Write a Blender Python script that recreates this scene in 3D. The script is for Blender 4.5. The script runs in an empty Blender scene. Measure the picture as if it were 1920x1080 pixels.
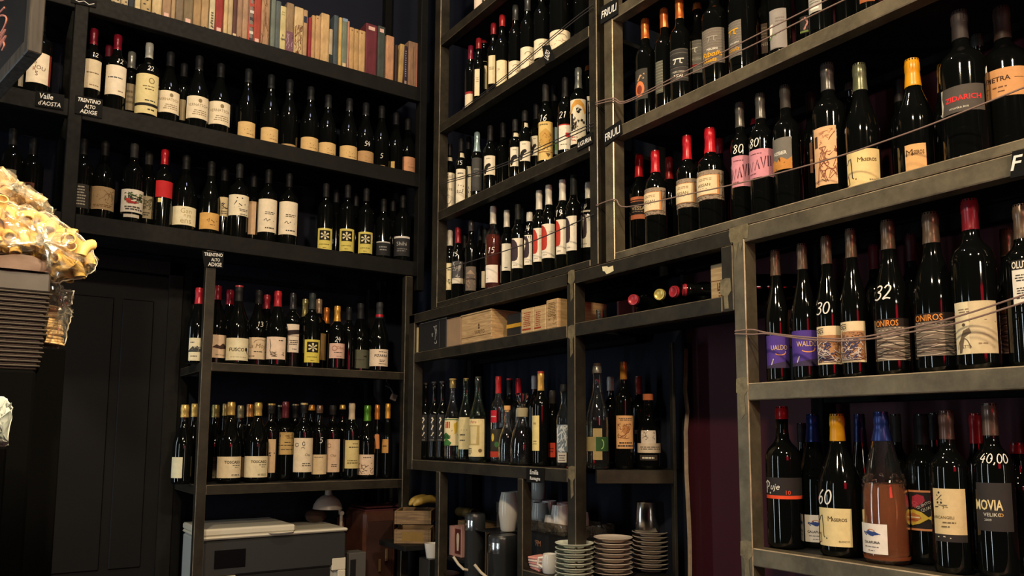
import bpy, math, random
from mathutils import Vector, Matrix
random.seed(7)
S = bpy.context.scene
COL = S.collection
PI = math.pi
H0 = 1.55                                   # camera height above the floor

# ------------------------------------------------------------------ camera
F, YAW, PITCH, ROLL, CX, CY = 1470.8, math.radians(34.32), math.radians(6.11), math.radians(.23), 960.0, 657.6
FWD = Vector((math.sin(YAW)*math.cos(PITCH), math.cos(YAW)*math.cos(PITCH), math.sin(PITCH)))
_r = Vector((math.cos(YAW), -math.sin(YAW), 0)); _u = _r.cross(FWD)
RGT = math.cos(ROLL)*_r + math.sin(ROLL)*_u
UPV = -math.sin(ROLL)*_r + math.cos(ROLL)*_u
cd = bpy.data.cameras.new('camera'); cam = bpy.data.objects.new('camera', cd); COL.objects.link(cam)
cd.sensor_fit = 'HORIZONTAL'; cd.sensor_width = 36; cd.lens = 36*F/1920
cd.shift_y = (CY-540)/1920; cd.clip_start = .02
cam.matrix_world = Matrix.Translation((0, 0, H0)) @ Matrix((RGT, UPV, -FWD)).transposed().to_4x4()
S.camera = cam

# ------------------------------------------------------------------ world, lights, exposure
w = bpy.data.worlds.new('world'); S.world = w; w.use_nodes = True
w.node_tree.nodes['Background'].inputs[0].default_value = (.55, .6, 1, 1)
w.node_tree.nodes['Background'].inputs[1].default_value = .004
S.view_settings.view_transform = 'Standard'; S.view_settings.look = 'None'
S.view_settings.gamma = 1; S.view_settings.use_curve_mapping = False
S.view_settings.exposure = 0.18

def area(name, loc, aim, sx, sy, watts, col, shape='RECTANGLE', spread=None):
    l = bpy.data.lights.new(name, 'AREA'); l.shape = shape; l.size = sx
    if shape == 'RECTANGLE': l.size_y = sy
    l.energy = watts; l.color = col
    if spread: l.spread = spread
    o = bpy.data.objects.new(name, l); COL.objects.link(o)
    o.location = (loc[0], loc[1], loc[2]+H0)
    o.rotation_euler = (Vector(aim)-Vector(loc)).to_track_quat('-Z', 'Y').to_euler()
    return o
WARM = (1, .79, .53)
area('pendant_lamp_light', (-.45, .15, 1.65), (1.4, 1.5, .2), .15, .15, 42, WARM, 'DISK')
area('ceiling_lamp_light', (.30, -1.3, 1.75), (1.3, 1.9, .4), .15, .15, 40, WARM, 'DISK')
area('wall_lamp_light', (.40, 1.5, 2.40), (.9, 3.0, .4), .14, .14, 22, WARM, 'DISK')
area('corner_lamp_light', (.75, 2.0, 2.45), (1.3, 3.2, 1.7), .3, .3, 2.4, (.66, .68, 1), 'DISK')
area('window_light', (-2.4, .95, -.05), (1.4, .95, .0), .16, 1.8, 15, (.80, .93, 1))
area('doorway_light', (-1.35, 3.1, -.05), (1.4, .9, 0), .13, 1.8, 11, (.85, .95, 1))
area('street_light', (1.2, -2.6, -.1), (1.4, .9, 0), .10, 1.7, 8, (1, .93, .8))
area('red_neon_light', (.05, -2.0, .50), (1.45, .9, .3), .75, .62, 7, (1, .010, .035))
area('sign_lamp_light', (.05, -1.98, .97), (1.45, .9, .3), .34, .10, 6, (1, .85, .65))
sp = bpy.data.lights.new('counter_spot_light', 'SPOT'); sp.energy = 170; sp.color = (1, .82, .52); sp.spot_size = math.radians(23); sp.spot_blend = .4; sp.shadow_soft_size = .04
so = bpy.data.objects.new('counter_spot_light', sp); COL.objects.link(so)
so.location = (.50, .15, 1.05+H0); so.rotation_euler = (Vector((.06, 1.24, .3))-Vector((.50, .15, 1.05))).to_track_quat('-Z', 'Y').to_euler()

# ------------------------------------------------------------------ pixel rays (camera at the origin, z relative to the lens)
def ray(x, y): return RGT*((x-CX)/F) - UPV*((y-CY)/F) + FWD
def on_x(x, y, X): d = ray(x, y); return d*(X/d.x)
def on_y(x, y, Y): d = ray(x, y); return d*(Y/d.y)
def on_z(x, y, Z): d = ray(x, y); return d*(Z/d.z)
def on_h(x, y, hd): d = ray(x, y); return d*(hd/math.hypot(d.x, d.y))

# ------------------------------------------------------------------ materials
MATS = {}
def srgb(c):
    return tuple((v/12.92 if v <= .04045 else ((v+.055)/1.055)**2.4) for v in c)
def new_mat(name):
    m = bpy.data.materials.new(name); m.use_nodes = True
    return m, m.node_tree.nodes, m.node_tree.links, m.node_tree.nodes['Principled BSDF']
def plain(name, col, rough=.6, metal=0, spec=.5, var=.0, scale=40, bump=0, trans=0, ior=1.45, emit=None, stretch=None):
    if name in MATS: return MATS[name]
    m, n, l, b = new_mat(name)
    b.inputs['Base Color'].default_value = (*col, 1); b.inputs['Roughness'].default_value = rough
    b.inputs['Metallic'].default_value = metal; b.inputs['Specular IOR Level'].default_value = spec
    b.inputs['Transmission Weight'].default_value = trans; b.inputs['IOR'].default_value = ior
    if emit:
        b.inputs['Emission Color'].default_value = (*col, 1); b.inputs['Emission Strength'].default_value = emit
    if var or bump:
        tc = n.new('ShaderNodeTexCoord'); mp = n.new('ShaderNodeMapping'); nz = n.new('ShaderNodeTexNoise')
        l.new(tc.outputs['Object'], mp.inputs[0]); l.new(mp.outputs[0], nz.inputs['Vector'])
        if stretch: mp.inputs['Scale'].default_value = stretch
        nz.inputs['Scale'].default_value = scale; nz.inputs['Detail'].default_value = 6; nz.inputs['Roughness'].default_value = .65
        if var:
            r = n.new('ShaderNodeValToRGB'); l.new(nz.outputs['Fac'], r.inputs[0])
            r.color_ramp.elements[0].position = .3; r.color_ramp.elements[1].position = .7
            r.color_ramp.elements[0].color = (*[c*(1-var) for c in col], 1)
            r.color_ramp.elements[1].color = (*[min(1, c*(1+var)) for c in col], 1)
            l.new(r.outputs[0], b.inputs['Base Color'])
        if bump:
            bp = n.new('ShaderNodeBump'); bp.inputs['Strength'].default_value = bump; bp.inputs['Distance'].default_value = .002
            l.new(nz.outputs['Fac'], bp.inputs['Height']); l.new(bp.outputs[0], b.inputs['Normal'])
    MATS[name] = m
    return m
def steel(name, c0, c1, rough=.45, metal=.55, spec=.5):
    m, n, l, b = new_mat(name)
    tc = n.new('ShaderNodeTexCoord'); a = n.new('ShaderNodeTexNoise'); c = n.new('ShaderNodeTexNoise')
    l.new(tc.outputs['Object'], a.inputs['Vector']); l.new(tc.outputs['Object'], c.inputs['Vector'])
    a.inputs['Scale'].default_value = 9; a.inputs['Detail'].default_value = 8; a.inputs['Roughness'].default_value = .7
    c.inputs['Scale'].default_value = 60; c.inputs['Detail'].default_value = 4
    r = n.new('ShaderNodeValToRGB'); l.new(a.outputs['Fac'], r.inputs[0])
    r.color_ramp.elements[0].position = .35; r.color_ramp.elements[0].color = (*c0, 1)
    r.color_ramp.elements[1].position = .68; r.color_ramp.elements[1].color = (*c1, 1)
    l.new(r.outputs[0], b.inputs['Base Color'])
    mr = n.new('ShaderNodeMapRange'); l.new(c.outputs['Fac'], mr.inputs[0]); mr.inputs[3].default_value = rough-.1; mr.inputs[4].default_value = rough+.18
    l.new(mr.outputs[0], b.inputs['Roughness']); b.inputs['Metallic'].default_value = metal; b.inputs['Specular IOR Level'].default_value = spec
    bp = n.new('ShaderNodeBump'); bp.inputs['Strength'].default_value = .12; bp.inputs['Distance'].default_value = .001
    l.new(c.outputs['Fac'], bp.inputs['Height']); l.new(bp.outputs[0], b.inputs['Normal'])
    return m
def wood(name, c0, c1, scale=18, rot=0):
    m, n, l, b = new_mat(name)
    tc = n.new('ShaderNodeTexCoord'); mp = n.new('ShaderNodeMapping'); a = n.new('ShaderNodeTexNoise')
    l.new(tc.outputs['Object'], mp.inputs[0]); l.new(mp.outputs[0], a.inputs['Vector'])
    mp.inputs['Scale'].default_value = (1, 1, 9) if not rot else (9, 9, 1)
    a.inputs['Scale'].default_value = scale; a.inputs['Detail'].default_value = 5; a.inputs['Distortion'].default_value = .6
    r = n.new('ShaderNodeValToRGB'); l.new(a.outputs['Fac'], r.inputs[0])
    r.color_ramp.elements[0].position = .35; r.color_ramp.elements[0].color = (*c0, 1)
    r.color_ramp.elements[1].position = .65; r.color_ramp.elements[1].color = (*c1, 1)
    l.new(r.outputs[0], b.inputs['Base Color']); b.inputs['Roughness'].default_value = .6
    return m
def film(name, tint, gloss, haze=.0):
    m, n, l, b = new_mat(name); n.remove(b); out = n['Material Output']
    t = n.new('ShaderNodeBsdfTransparent'); t.inputs[0].default_value = (*tint, 1)
    g = n.new('ShaderNodeBsdfGlossy'); g.inputs[0].default_value = (1, 1, 1, 1); g.inputs[1].default_value = .14
    df = n.new('ShaderNodeBsdfDiffuse'); df.inputs[0].default_value = (.85, .82, .74, 1)
    tc = n.new('ShaderNodeTexCoord'); nz = n.new('ShaderNodeTexNoise'); l.new(tc.outputs['Object'], nz.inputs['Vector']); nz.inputs['Scale'].default_value = 26; nz.inputs['Detail'].default_value = 3; nz.inputs['Distortion'].default_value = 1.5
    bp = n.new('ShaderNodeBump'); bp.inputs['Strength'].default_value = .6; bp.inputs['Distance'].default_value = .006; l.new(nz.outputs['Fac'], bp.inputs['Height'])
    l.new(bp.outputs[0], g.inputs['Normal']); l.new(bp.outputs[0], df.inputs['Normal'])
    lw = n.new('ShaderNodeLayerWeight'); lw.inputs[0].default_value = .35
    ma = n.new('ShaderNodeMath'); ma.operation = 'MULTIPLY_ADD'; l.new(lw.outputs['Facing'], ma.inputs[0]); ma.inputs[1].default_value = .4; ma.inputs[2].default_value = gloss
    mh = n.new('ShaderNodeMapRange'); l.new(nz.outputs['Fac'], mh.inputs[0]); mh.inputs[1].default_value = .4; mh.inputs[2].default_value = .7; mh.inputs[3].default_value = haze*.3; mh.inputs[4].default_value = haze*1.7
    mx0 = n.new('ShaderNodeMixShader'); l.new(mh.outputs[0], mx0.inputs[0]); l.new(t.outputs[0], mx0.inputs[1]); l.new(df.outputs[0], mx0.inputs[2])
    mx = n.new('ShaderNodeMixShader'); l.new(ma.outputs[0], mx.inputs[0]); l.new(mx0.outputs[0], mx.inputs[1]); l.new(g.outputs[0], mx.inputs[2])
    l.new(mx.outputs[0], out.inputs[0])
    return m
def g3(r, g, b): return srgb((r/255, g/255, b/255))

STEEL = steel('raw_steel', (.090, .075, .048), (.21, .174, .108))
EDGE = plain('worn_steel_edge_highlight', (.42, .34, .23), .36, metal=.4, var=.4, scale=30)  # bare worn bevels, with the bright edge highlight painted into the colour
EDGED = plain('worn_dark_edge_highlight', (.13, .105, .07), .4, metal=.3, var=.5, scale=25)  # same for dark steel: wear and painted edge highlight in one lighter tone
WELD = plain('weld_burn', (.19, .155, .085), .5, metal=.3, var=.45, scale=45)
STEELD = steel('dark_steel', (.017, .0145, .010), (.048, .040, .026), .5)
BLACKP = steel('black_painted_steel', (.0042, .0041, .0038), (.0095, .0088, .0074), .65, 0, .18)
REARP = steel('shaded_rear_steel', (.004, .004, .004), (.006, .006, .005), .7, 0, .1)  # rear posts and rails: shade inside the racks put into a black colour
BOARD = plain('black_shelf_board', (.006, .006, .006), .6, spec=.25, var=.3, scale=12)
NAVY = plain('navy_wall_paint', (.0075, .0095, .018), .75, spec=.2, var=.15, scale=3, bump=.15)
NAVYD = plain('black_wall_paint', (.010, .010, .012), .7, var=.2, scale=4)
BURG = plain('burgundy_wall_paint', (.046, .0055, .012), .6, spec=.3, var=.15, scale=3, bump=.1)
DARKGLASS = plain('dark_wine_glass', (.0025, .003, .0028), .055, spec=.5)
CLEAR = plain('clear_bottle_glass', (.93, .97, .95), .02, trans=.996, ior=1.5)
GREENGL = plain('greenish_bottle_glass', (.62, .74, .62), .02, trans=.996, ior=1.5)
CHALK = plain('chalk_white', (.80, .78, .72), .9)
INK = plain('ink_black', (.025, .022, .02), .7)

def colmat(c, kind='paper'):
    key = '%s_%02x%02x%02x' % (kind, *c)
    if key in MATS: return MATS[key]
    if kind == 'foil' and sum(c) < 170: return plain(key, tuple(v*.7 for v in g3(*c)), .55, metal=0, spec=.3)  # dark capsules dimmed and dulled, standing in for shadow from the shelf above
    if kind == 'foil': return plain(key, g3(*c), .3, metal=(.0 if min(c) > 150 else .1 if c[1] < .42*c[0] else .45), spec=.5, var=.10, scale=120)
    if kind == 'plastic': return plain(key, g3(*c), .32)
    if kind == 'book': return plain(key, tuple(v*.78 for v in g3(*c)), .75, var=.35, scale=26, stretch=(1.6, 1.6, .5))
    if kind == 'liquid': return plain(key, g3(*c), .03, trans=.72 if 300 < sum(c) < 520 else 1, ior=1.33)
    return plain(key, g3(*c), .72, spec=.25, var=.10, scale=55)

# ------------------------------------------------------------------ mesh building
class MB:
    def __init__(s): s.v = []; s.f = []; s.m = []; s.mats = []; s.sm = []
    def mi(s, mat):
        if mat not in s.mats: s.mats.append(mat)
        return s.mats.index(mat)
    def add(s, vs, fs, mat, smooth=False, fn=None):
        o = len(s.v); k = s.mi(mat)
        s.v += [tuple(fn(p)) if fn else tuple(p) for p in vs]
        for f in fs: s.f.append([i+o for i in f]); s.m.append(k); s.sm.append(smooth)
        return s
    def box(s, lo, hi, mat, fn=None, bev=0, emat=None):
        x0, y0, z0 = lo; x1, y1, z1 = hi
        if bev <= 0:
            vs = [(x0,y0,z0),(x1,y0,z0),(x1,y1,z0),(x0,y1,z0),(x0,y0,z1),(x1,y0,z1),(x1,y1,z1),(x0,y1,z1)]
            return s.add(vs, [(3,2,1,0),(4,5,6,7),(0,1,5,4),(1,2,6,5),(2,3,7,6),(3,0,4,7)], mat, False, fn)
        b = min(bev, (x1-x0)*.45, (y1-y0)*.45, (z1-z0)*.45)
        vs = []; 
        for z, i in ((z0, b), (z0+b, 0), (z1-b, 0), (z1, b)):
            for (x, y) in ((x0+b+i*.0, y0+i), (x1-b, y0+i), (x1-i, y0+b), (x1-i, y1-b), (x1-b, y1-i), (x0+b, y1-i), (x0+i, y1-b), (x0+i, y0+b)):
                vs.append((min(max(x, x0+i), x1-i), min(max(y, y0+i), y1-i), z))
        fs = [tuple(range(7, -1, -1)), tuple(range(24, 32))]
        for k in range(3):
            for j in range(8): fs.append((k*8+j, k*8+(j+1) % 8, k*8+8+(j+1) % 8, k*8+8+j))
        o = len(s.m); s.add(vs, fs, mat, False, fn)
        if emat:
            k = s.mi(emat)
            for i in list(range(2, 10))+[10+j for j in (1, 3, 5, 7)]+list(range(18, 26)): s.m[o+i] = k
        return s
    def lathe(s, prof, mat, n=24, fn=None, a0=0, a1=2*PI):
        full = abs(a1-a0-2*PI) < 1e-6; k = n if full else n+1
        vs = []; fs = []
        for (z, r) in prof:
            for j in range(k):
                a = a0+(a1-a0)*j/n; vs.append((max(r, 1e-5)*math.cos(a), max(r, 1e-5)*math.sin(a), z))
        for i in range(len(prof)-1):
            for j in range(n):
                q = (j+1) % k if full else j+1
                fs.append((i*k+j, i*k+q, (i+1)*k+q, (i+1)*k+j))
        return s.add(vs, fs, mat, True, fn)
    def tube(s, pts, r, mat, n=8, fn=None, cap=True):
        pts = [Vector(p) for p in pts]; vs = []; fs = []; up = None
        for i, p in enumerate(pts):
            t = (pts[min(i+1, len(pts)-1)]-pts[max(i-1, 0)]).normalized()
            if up is None: up = t.orthogonal().normalized()
            up = (up - t*up.dot(t)).normalized(); b = t.cross(up)
            rr = r[i] if isinstance(r, (list, tuple)) else r
            for j in range(n):
                a = 2*PI*j/n; vs.append(p+(up*math.cos(a)+b*math.sin(a))*rr)
        for i in range(len(pts)-1):
            for j in range(n): fs.append((i*n+j, i*n+(j+1) % n, (i+1)*n+(j+1) % n, (i+1)*n+j))
        if cap: fs.append(tuple(range(n-1, -1, -1))); fs.append(tuple((len(pts)-1)*n+j for j in range(n)))
        return s.add(vs, fs, mat, True, fn)
    def build(s, name, parent=None, loc=None):
        me = bpy.data.meshes.new(name); me.from_pydata(s.v, [], s.f); me.update()
        for m in s.mats: me.materials.append(m)
        me.polygons.foreach_set('material_index', s.m); me.polygons.foreach_set('use_smooth', s.sm)
        if any(s.sm): me.set_sharp_from_angle(angle=.75)
        o = bpy.data.objects.new(name, me); COL.objects.link(o)
        if parent: o.parent = parent
        if loc is not None: o.location = loc
        return o
def W(p): return (p[0], p[1], p[2]+H0)
def empty(name, loc, rz=0, rot=None):
    o = bpy.data.objects.new(name, None); COL.objects.link(o); o.empty_display_size = .05
    o.location = W(loc); o.rotation_euler = rot or (0, 0, rz); return o
def tag(o, label, cat, group=None, kind=None):
    o['label'] = label; o['category'] = cat
    if group: o['group'] = group
    if kind: o['kind'] = kind
    return o
def struct(mb, name):
    o = mb.build(name); o['kind'] = 'structure'; return o
UPW = lambda p: (p[0], p[1], p[2]+H0)

# ------------------------------------------------------------------ flat artwork (text, strokes, shapes) laid on curved or flat surfaces
TXT = {}
def text_mesh(s, bold=0.0):
    k = (s, bold)
    if k in TXT: return TXT[k]
    cu = bpy.data.curves.new('t', 'FONT'); cu.body = s; cu.align_x = 'CENTER'; cu.align_y = 'CENTER'; cu.resolution_u = 2; cu.offset = bold
    o = bpy.data.objects.new('t', cu); COL.objects.link(o)
    bpy.context.view_layer.update()
    me = o.evaluated_get(bpy.context.evaluated_depsgraph_get()).to_mesh()
    vs = [(v.co.x, v.co.y) for v in me.vertices]; fs = [tuple(p.vertices) for p in me.polygons]
    o.to_mesh_clear(); bpy.data.objects.remove(o); bpy.data.curves.remove(cu)
    if vs:
        xs = [v[0] for v in vs]; ys = [v[1] for v in vs]; cx = (min(xs)+max(xs))/2; cy = (min(ys)+max(ys))/2; hh = max(ys)-min(ys) or 1
        vs = [((x-cx)/hh, (y-cy)/hh) for x, y in vs]
    TXT[k] = (vs, fs); return TXT[k]
def fill_poly(pts, step=.004):
    xs = sorted({round(p[0], 6) for p in pts}); x0, x1 = xs[0], xs[-1]
    n = int((x1-x0)/step)+1; xs = sorted(set(xs+[x0+(x1-x0)*i/n for i in range(1, n)]))
    vs, fs = [], []
    for a, b in zip(xs, xs[1:]):
        if b-a < 1e-7: continue
        mid = (a+b)/2; cr = []
        for i in range(len(pts)):
            p, q = pts[i], pts[(i+1) % len(pts)]
            if (p[0] <= mid) != (q[0] <= mid):
                f = lambda x: p[1]+(q[1]-p[1])*(x-p[0])/(q[0]-p[0])
                cr.append((f(mid), f(a), f(b)))
        cr.sort()
        for c0, c1 in zip(cr[0::2], cr[1::2]):
            o = len(vs); vs += [(a, c0[1]), (b, c0[2]), (b, c1[2]), (a, c1[1])]; fs.append((o+3, o+2, o+1, o))
    return vs, fs
def draw_art(mb, art, Wd, Ht, mp, lay=1):
    """mp(s, t, layer) maps metres across / down the label to a 3-D point"""
    for k, a in enumerate(art):
        L = lay+k*.25; c = a[-1]; mat = c if not isinstance(c, tuple) else colmat(c, 'print')
        t = a[0]
        if t == 'T':                            # ('T', text, u, v, height, width_or_None, shear, bold, rot, colour)
            _, s, u, v, h, wmax, sh, bold, rot, _c = a
            vs, fs = text_mesh(s, bold)
            if not vs: continue
            wd = max(x for x, y in vs)*2; hy = h*Ht; sx = hy
            if wmax and wd*sx > wmax*Wd: sx = wmax*Wd/wd
            cr, sr = math.cos(rot), math.sin(rot); out = []
            for x, y in vs:
                X = x*sx+y*hy*sh; Y = -y*hy
                out.append(mp(u*Wd+X*cr-Y*sr, v*Ht+X*sr+Y*cr, L))
            mb.add(out, fs, mat); continue
        if t == 'R': pts = [(a[1], a[2]), (a[3], a[2]), (a[3], a[4]), (a[1], a[4])]
        elif t == 'E': pts = [(a[1]+a[3]*math.cos(2*PI*i/20), a[2]+a[4]*math.sin(2*PI*i/20)) for i in range(20)]
        elif t == 'P': pts = a[1]
        elif t == 'S':
            q = [(x*Wd, y*Ht) for x, y in a[1]]; hw = a[2]*Ht/2; vs = []; fs = []
            for i, p in enumerate(q):
                b0 = q[max(i-1, 0)]; b1 = q[min(i+1, len(q)-1)]; dx, dy = b1[0]-b0[0], b1[1]-b0[1]; n = math.hypot(dx, dy) or 1
                vs += [mp(p[0]-dy/n*hw, p[1]+dx/n*hw, L), mp(p[0]+dy/n*hw, p[1]-dx/n*hw, L)]
            for i in range(len(q)-1): fs.append((2*i, 2*i+1, 2*i+3, 2*i+2))
            mb.add(vs, fs, mat); continue
        elif t == 'L':                          # ('L', u0, v0, u1, v1, rows, colour): small print as broken lines
            _, u0, v0, u1, v1, n, _c = a; rr = random.Random(int(u0*97+v0*89+n*7))
            for i in range(n):
                v = v0+(v1-v0)*(i+.5)/n; hh = (v1-v0)/n*.22; u = u0+(u1-u0)*rr.uniform(0, .14); e = u1-(u1-u0)*rr.uniform(0, .18)
                while u < e-.02:
                    q = min(e, u+rr.uniform(.05, .16))
                    vs, fs = fill_poly([(u*Wd, (v-hh)*Ht), (q*Wd, (v-hh)*Ht), (q*Wd, (v+hh)*Ht), (u*Wd, (v+hh)*Ht)])
                    mb.add([mp(x, y, L) for x, y in vs], fs, mat); u = q+.025
            continue
        vs, fs = fill_poly([(x*Wd, y*Ht) for x, y in pts])
        mb.add([mp(x, y, L) for x, y in vs], fs, mat)
BK = INK
def T(s, u, v, h, c=BK, w=.9, sh=0, b=0, rot=0): return ('T', s, u, v, h, w, sh, b, rot, c)
def R(u0, v0, u1, v1, c=BK): return ('R', u0, v0, u1, v1, c)
def E(u, v, ru, rv, c=BK): return ('E', u, v, ru, rv, c)
def PO(pts, c=BK): return ('P', pts, c)
def ST(pts, wd, c=BK): return ('S', pts, wd, c)
def LN(u0, v0, u1, v1, n, c=BK): return ('L', u0, v0, u1, v1, n, c)
def curl(u, v, ru, rv, a0, a1, n=14): return [(u+ru*math.cos(a0+(a1-a0)*i/n), v+rv*math.sin(a0+(a1-a0)*i/n)) for i in range(n+1)]
def scrib(u0, v0, u1, v1, n, seed, wd=.02, c=BK):
    q = random.Random(seed); out = []
    for k in range(n):
        x, y = q.uniform(u0, u1), q.uniform(v0, v1); pts = [(x, y)]
        for i in range(5):
            x = min(u1, max(u0, x+q.uniform(-.3, .3)*(u1-u0))); y = min(v1, max(v0, y+q.uniform(-.25, .25)*(v1-v0))); pts.append((x, y))
        out.append(ST(pts, wd, c))
    return out
DIG = {'0': [curl(.5, .5, .42, .48, -1.9, 4.6, 16)], '1': [[(.25, .2), (.55, .0), (.5, .5), (.45, 1)]], '2': [[(.08, .2), (.35, .0), (.75, .08), (.8, .32), (.5, .65), (.08, .98), (.5, .92), (.95, .98)]],
 '3': [[(.1, .08), (.5, .0), (.85, .12), (.75, .36), (.4, .46), (.8, .56), (.85, .82), (.5, 1.0), (.05, .95)]], '4': [[(.42, .0), (.05, .58), (.9, .55)], [(.68, .25), (.6, 1.0)]], '5': [[(.9, .03), (.3, .02), (.2, .42), (.7, .42), (.85, .72), (.55, .98), (.08, .94)]],
 '6': [[(.8, .0), (.35, .3), (.1, .7), (.4, 1.0), (.8, .85), (.75, .55), (.4, .5), (.15, .72)]], '7': [[(.1, .05), (.9, .02), (.4, 1)]], '8': [[(.75, .1), (.4, .0), (.15, .2), (.5, .45), (.85, .75), (.5, 1), (.12, .8), (.45, .5), (.8, .25), (.72, .08)]], '9': [[(.8, .15), (.45, .0), (.15, .25), (.45, .48), (.82, .2), (.7, .6), (.5, 1)]], ',': [[(.5, .9), (.55, 1.0), (.3, 1.2)]]}
def smooth(p, k=4):
    o = []
    for i in range(len(p)-1):
        a, b, c, d = p[max(i-1, 0)], p[i], p[i+1], p[min(i+2, len(p)-1)]
        for j in range(k):
            t = j/k; o.append(tuple(.5*(2*b[n]+(c[n]-a[n])*t+(2*a[n]-5*b[n]+4*c[n]-d[n])*t*t+(3*b[n]-a[n]-3*c[n]+d[n])*t**3) for n in (0, 1)))
    return o+[p[-1]]
def digits(txt, wd=.10):
    art = []; w_ = [.3 if c == ',' else .62 for c in txt]; x = -sum(w_)/2
    for c, w1 in zip(txt, w_):
        for st in DIG[c]: art.append(ST([(x+q[0]*w1*.86-(q[1]-.5)*.16, q[1]-.5) for q in smooth(st)], wd, CHALK))
        x += w1
    return art
def flat_art(mb, art, org, ex, ey, Wd, Ht):
    ex = Vector(ex).normalized(); ey = Vector(ey).normalized(); nrm = ex.cross(ey).normalized()*-1; org = Vector(org)
    draw_art(mb, art, Wd, Ht, lambda s, t, L: org+ex*s+ey*t-nrm*-.0003*L)

# ------------------------------------------------------------------ bottles
def profile(kind, h, r, rn):
    lip = [(h-.024, rn), (h-.0225, rn*1.09), (h-.008, rn*1.09), (h-.006, rn*1.02), (h, rn*1.02), (h, 0)]
    base = [(0, 0), (0, r*.88), (.005, r*.985), (.012, r)]
    if kind == 'bg': mid = [(.44*h, r), (.49*h, r*.985), (.54*h, r*.93), (.60*h, r*.80), (.655*h, r*.655), (.70*h, r*.54), (.745*h, max(r*.44, rn*1.2)), (.80*h, rn*1.1), (.86*h, rn*1.01)]
    elif kind == 'al': mid = [(.38*h, r), (.46*h, r*.97), (.55*h, r*.86), (.64*h, r*.71), (.73*h, r*.56), (.81*h, r*.44), (.88*h, rn*1.08)]
    elif kind == 'sq': mid = [(.56*h, r), (.61*h, r*.96), (.655*h, r*.82), (.69*h, r*.6), (.715*h, rn*1.3), (.75*h, rn*1.05)]
    elif kind == 'jug': mid = [(.30*h, r*1.0), (.42*h, r*.95), (.54*h, r*.8), (.64*h, r*.58), (.72*h, rn*1.25), (.78*h, rn)]
    elif kind == 'dec': base = [(0, 0), (0, r*.9), (.006, r)]; mid = [(.26*h, r*.99), (.42*h, r*.93), (.56*h, r*.79), (.68*h, r*.60), (.77*h, rn*1.15)]
    elif kind == 'wh': mid = [(.50*h, r), (.55*h, r*.97), (.60*h, r*.86), (.645*h, r*.66), (.68*h, rn*1.5), (.74*h, rn*1.15)]
    else: mid = [(.61*h, r), (.645*h, r*.985), (.675*h, r*.93), (.70*h, r*.82), (.72*h, r*.67), (.74*h, max(rn*1.3, r*.52)), (.77*h, rn*1.12), (.83*h, rn)]
    mid = [(z, max(q, rn)) for z, q in mid if z < h-.026]
    return base+mid+lip
def rad_at(pf, z):
    pf = [p for p in pf if p[1] > 0]
    if z <= pf[0][0]: return pf[0][1]
    for a, b in zip(pf, pf[1:]):
        if a[0] <= z <= b[0] and b[0] > a[0]: return a[1]+(b[1]-a[1])*(z-a[0])/(b[0]-a[0])
    return pf[-1][1]
class Row:
    def __init__(s, axis, c, z, phrase, group, back, seg=22, hmax=.305): s.hmax = hmax; s.axis, s.c, s.z, s.phrase, s.group, s.back, s.seg = axis, c, z, phrase, group, back, seg; s.placed = []
ALLB = []
def lab(x0, y0, x1, y1, c, *art, full=None): return (x0, y0, x1, y1, c, art, full)
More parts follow.
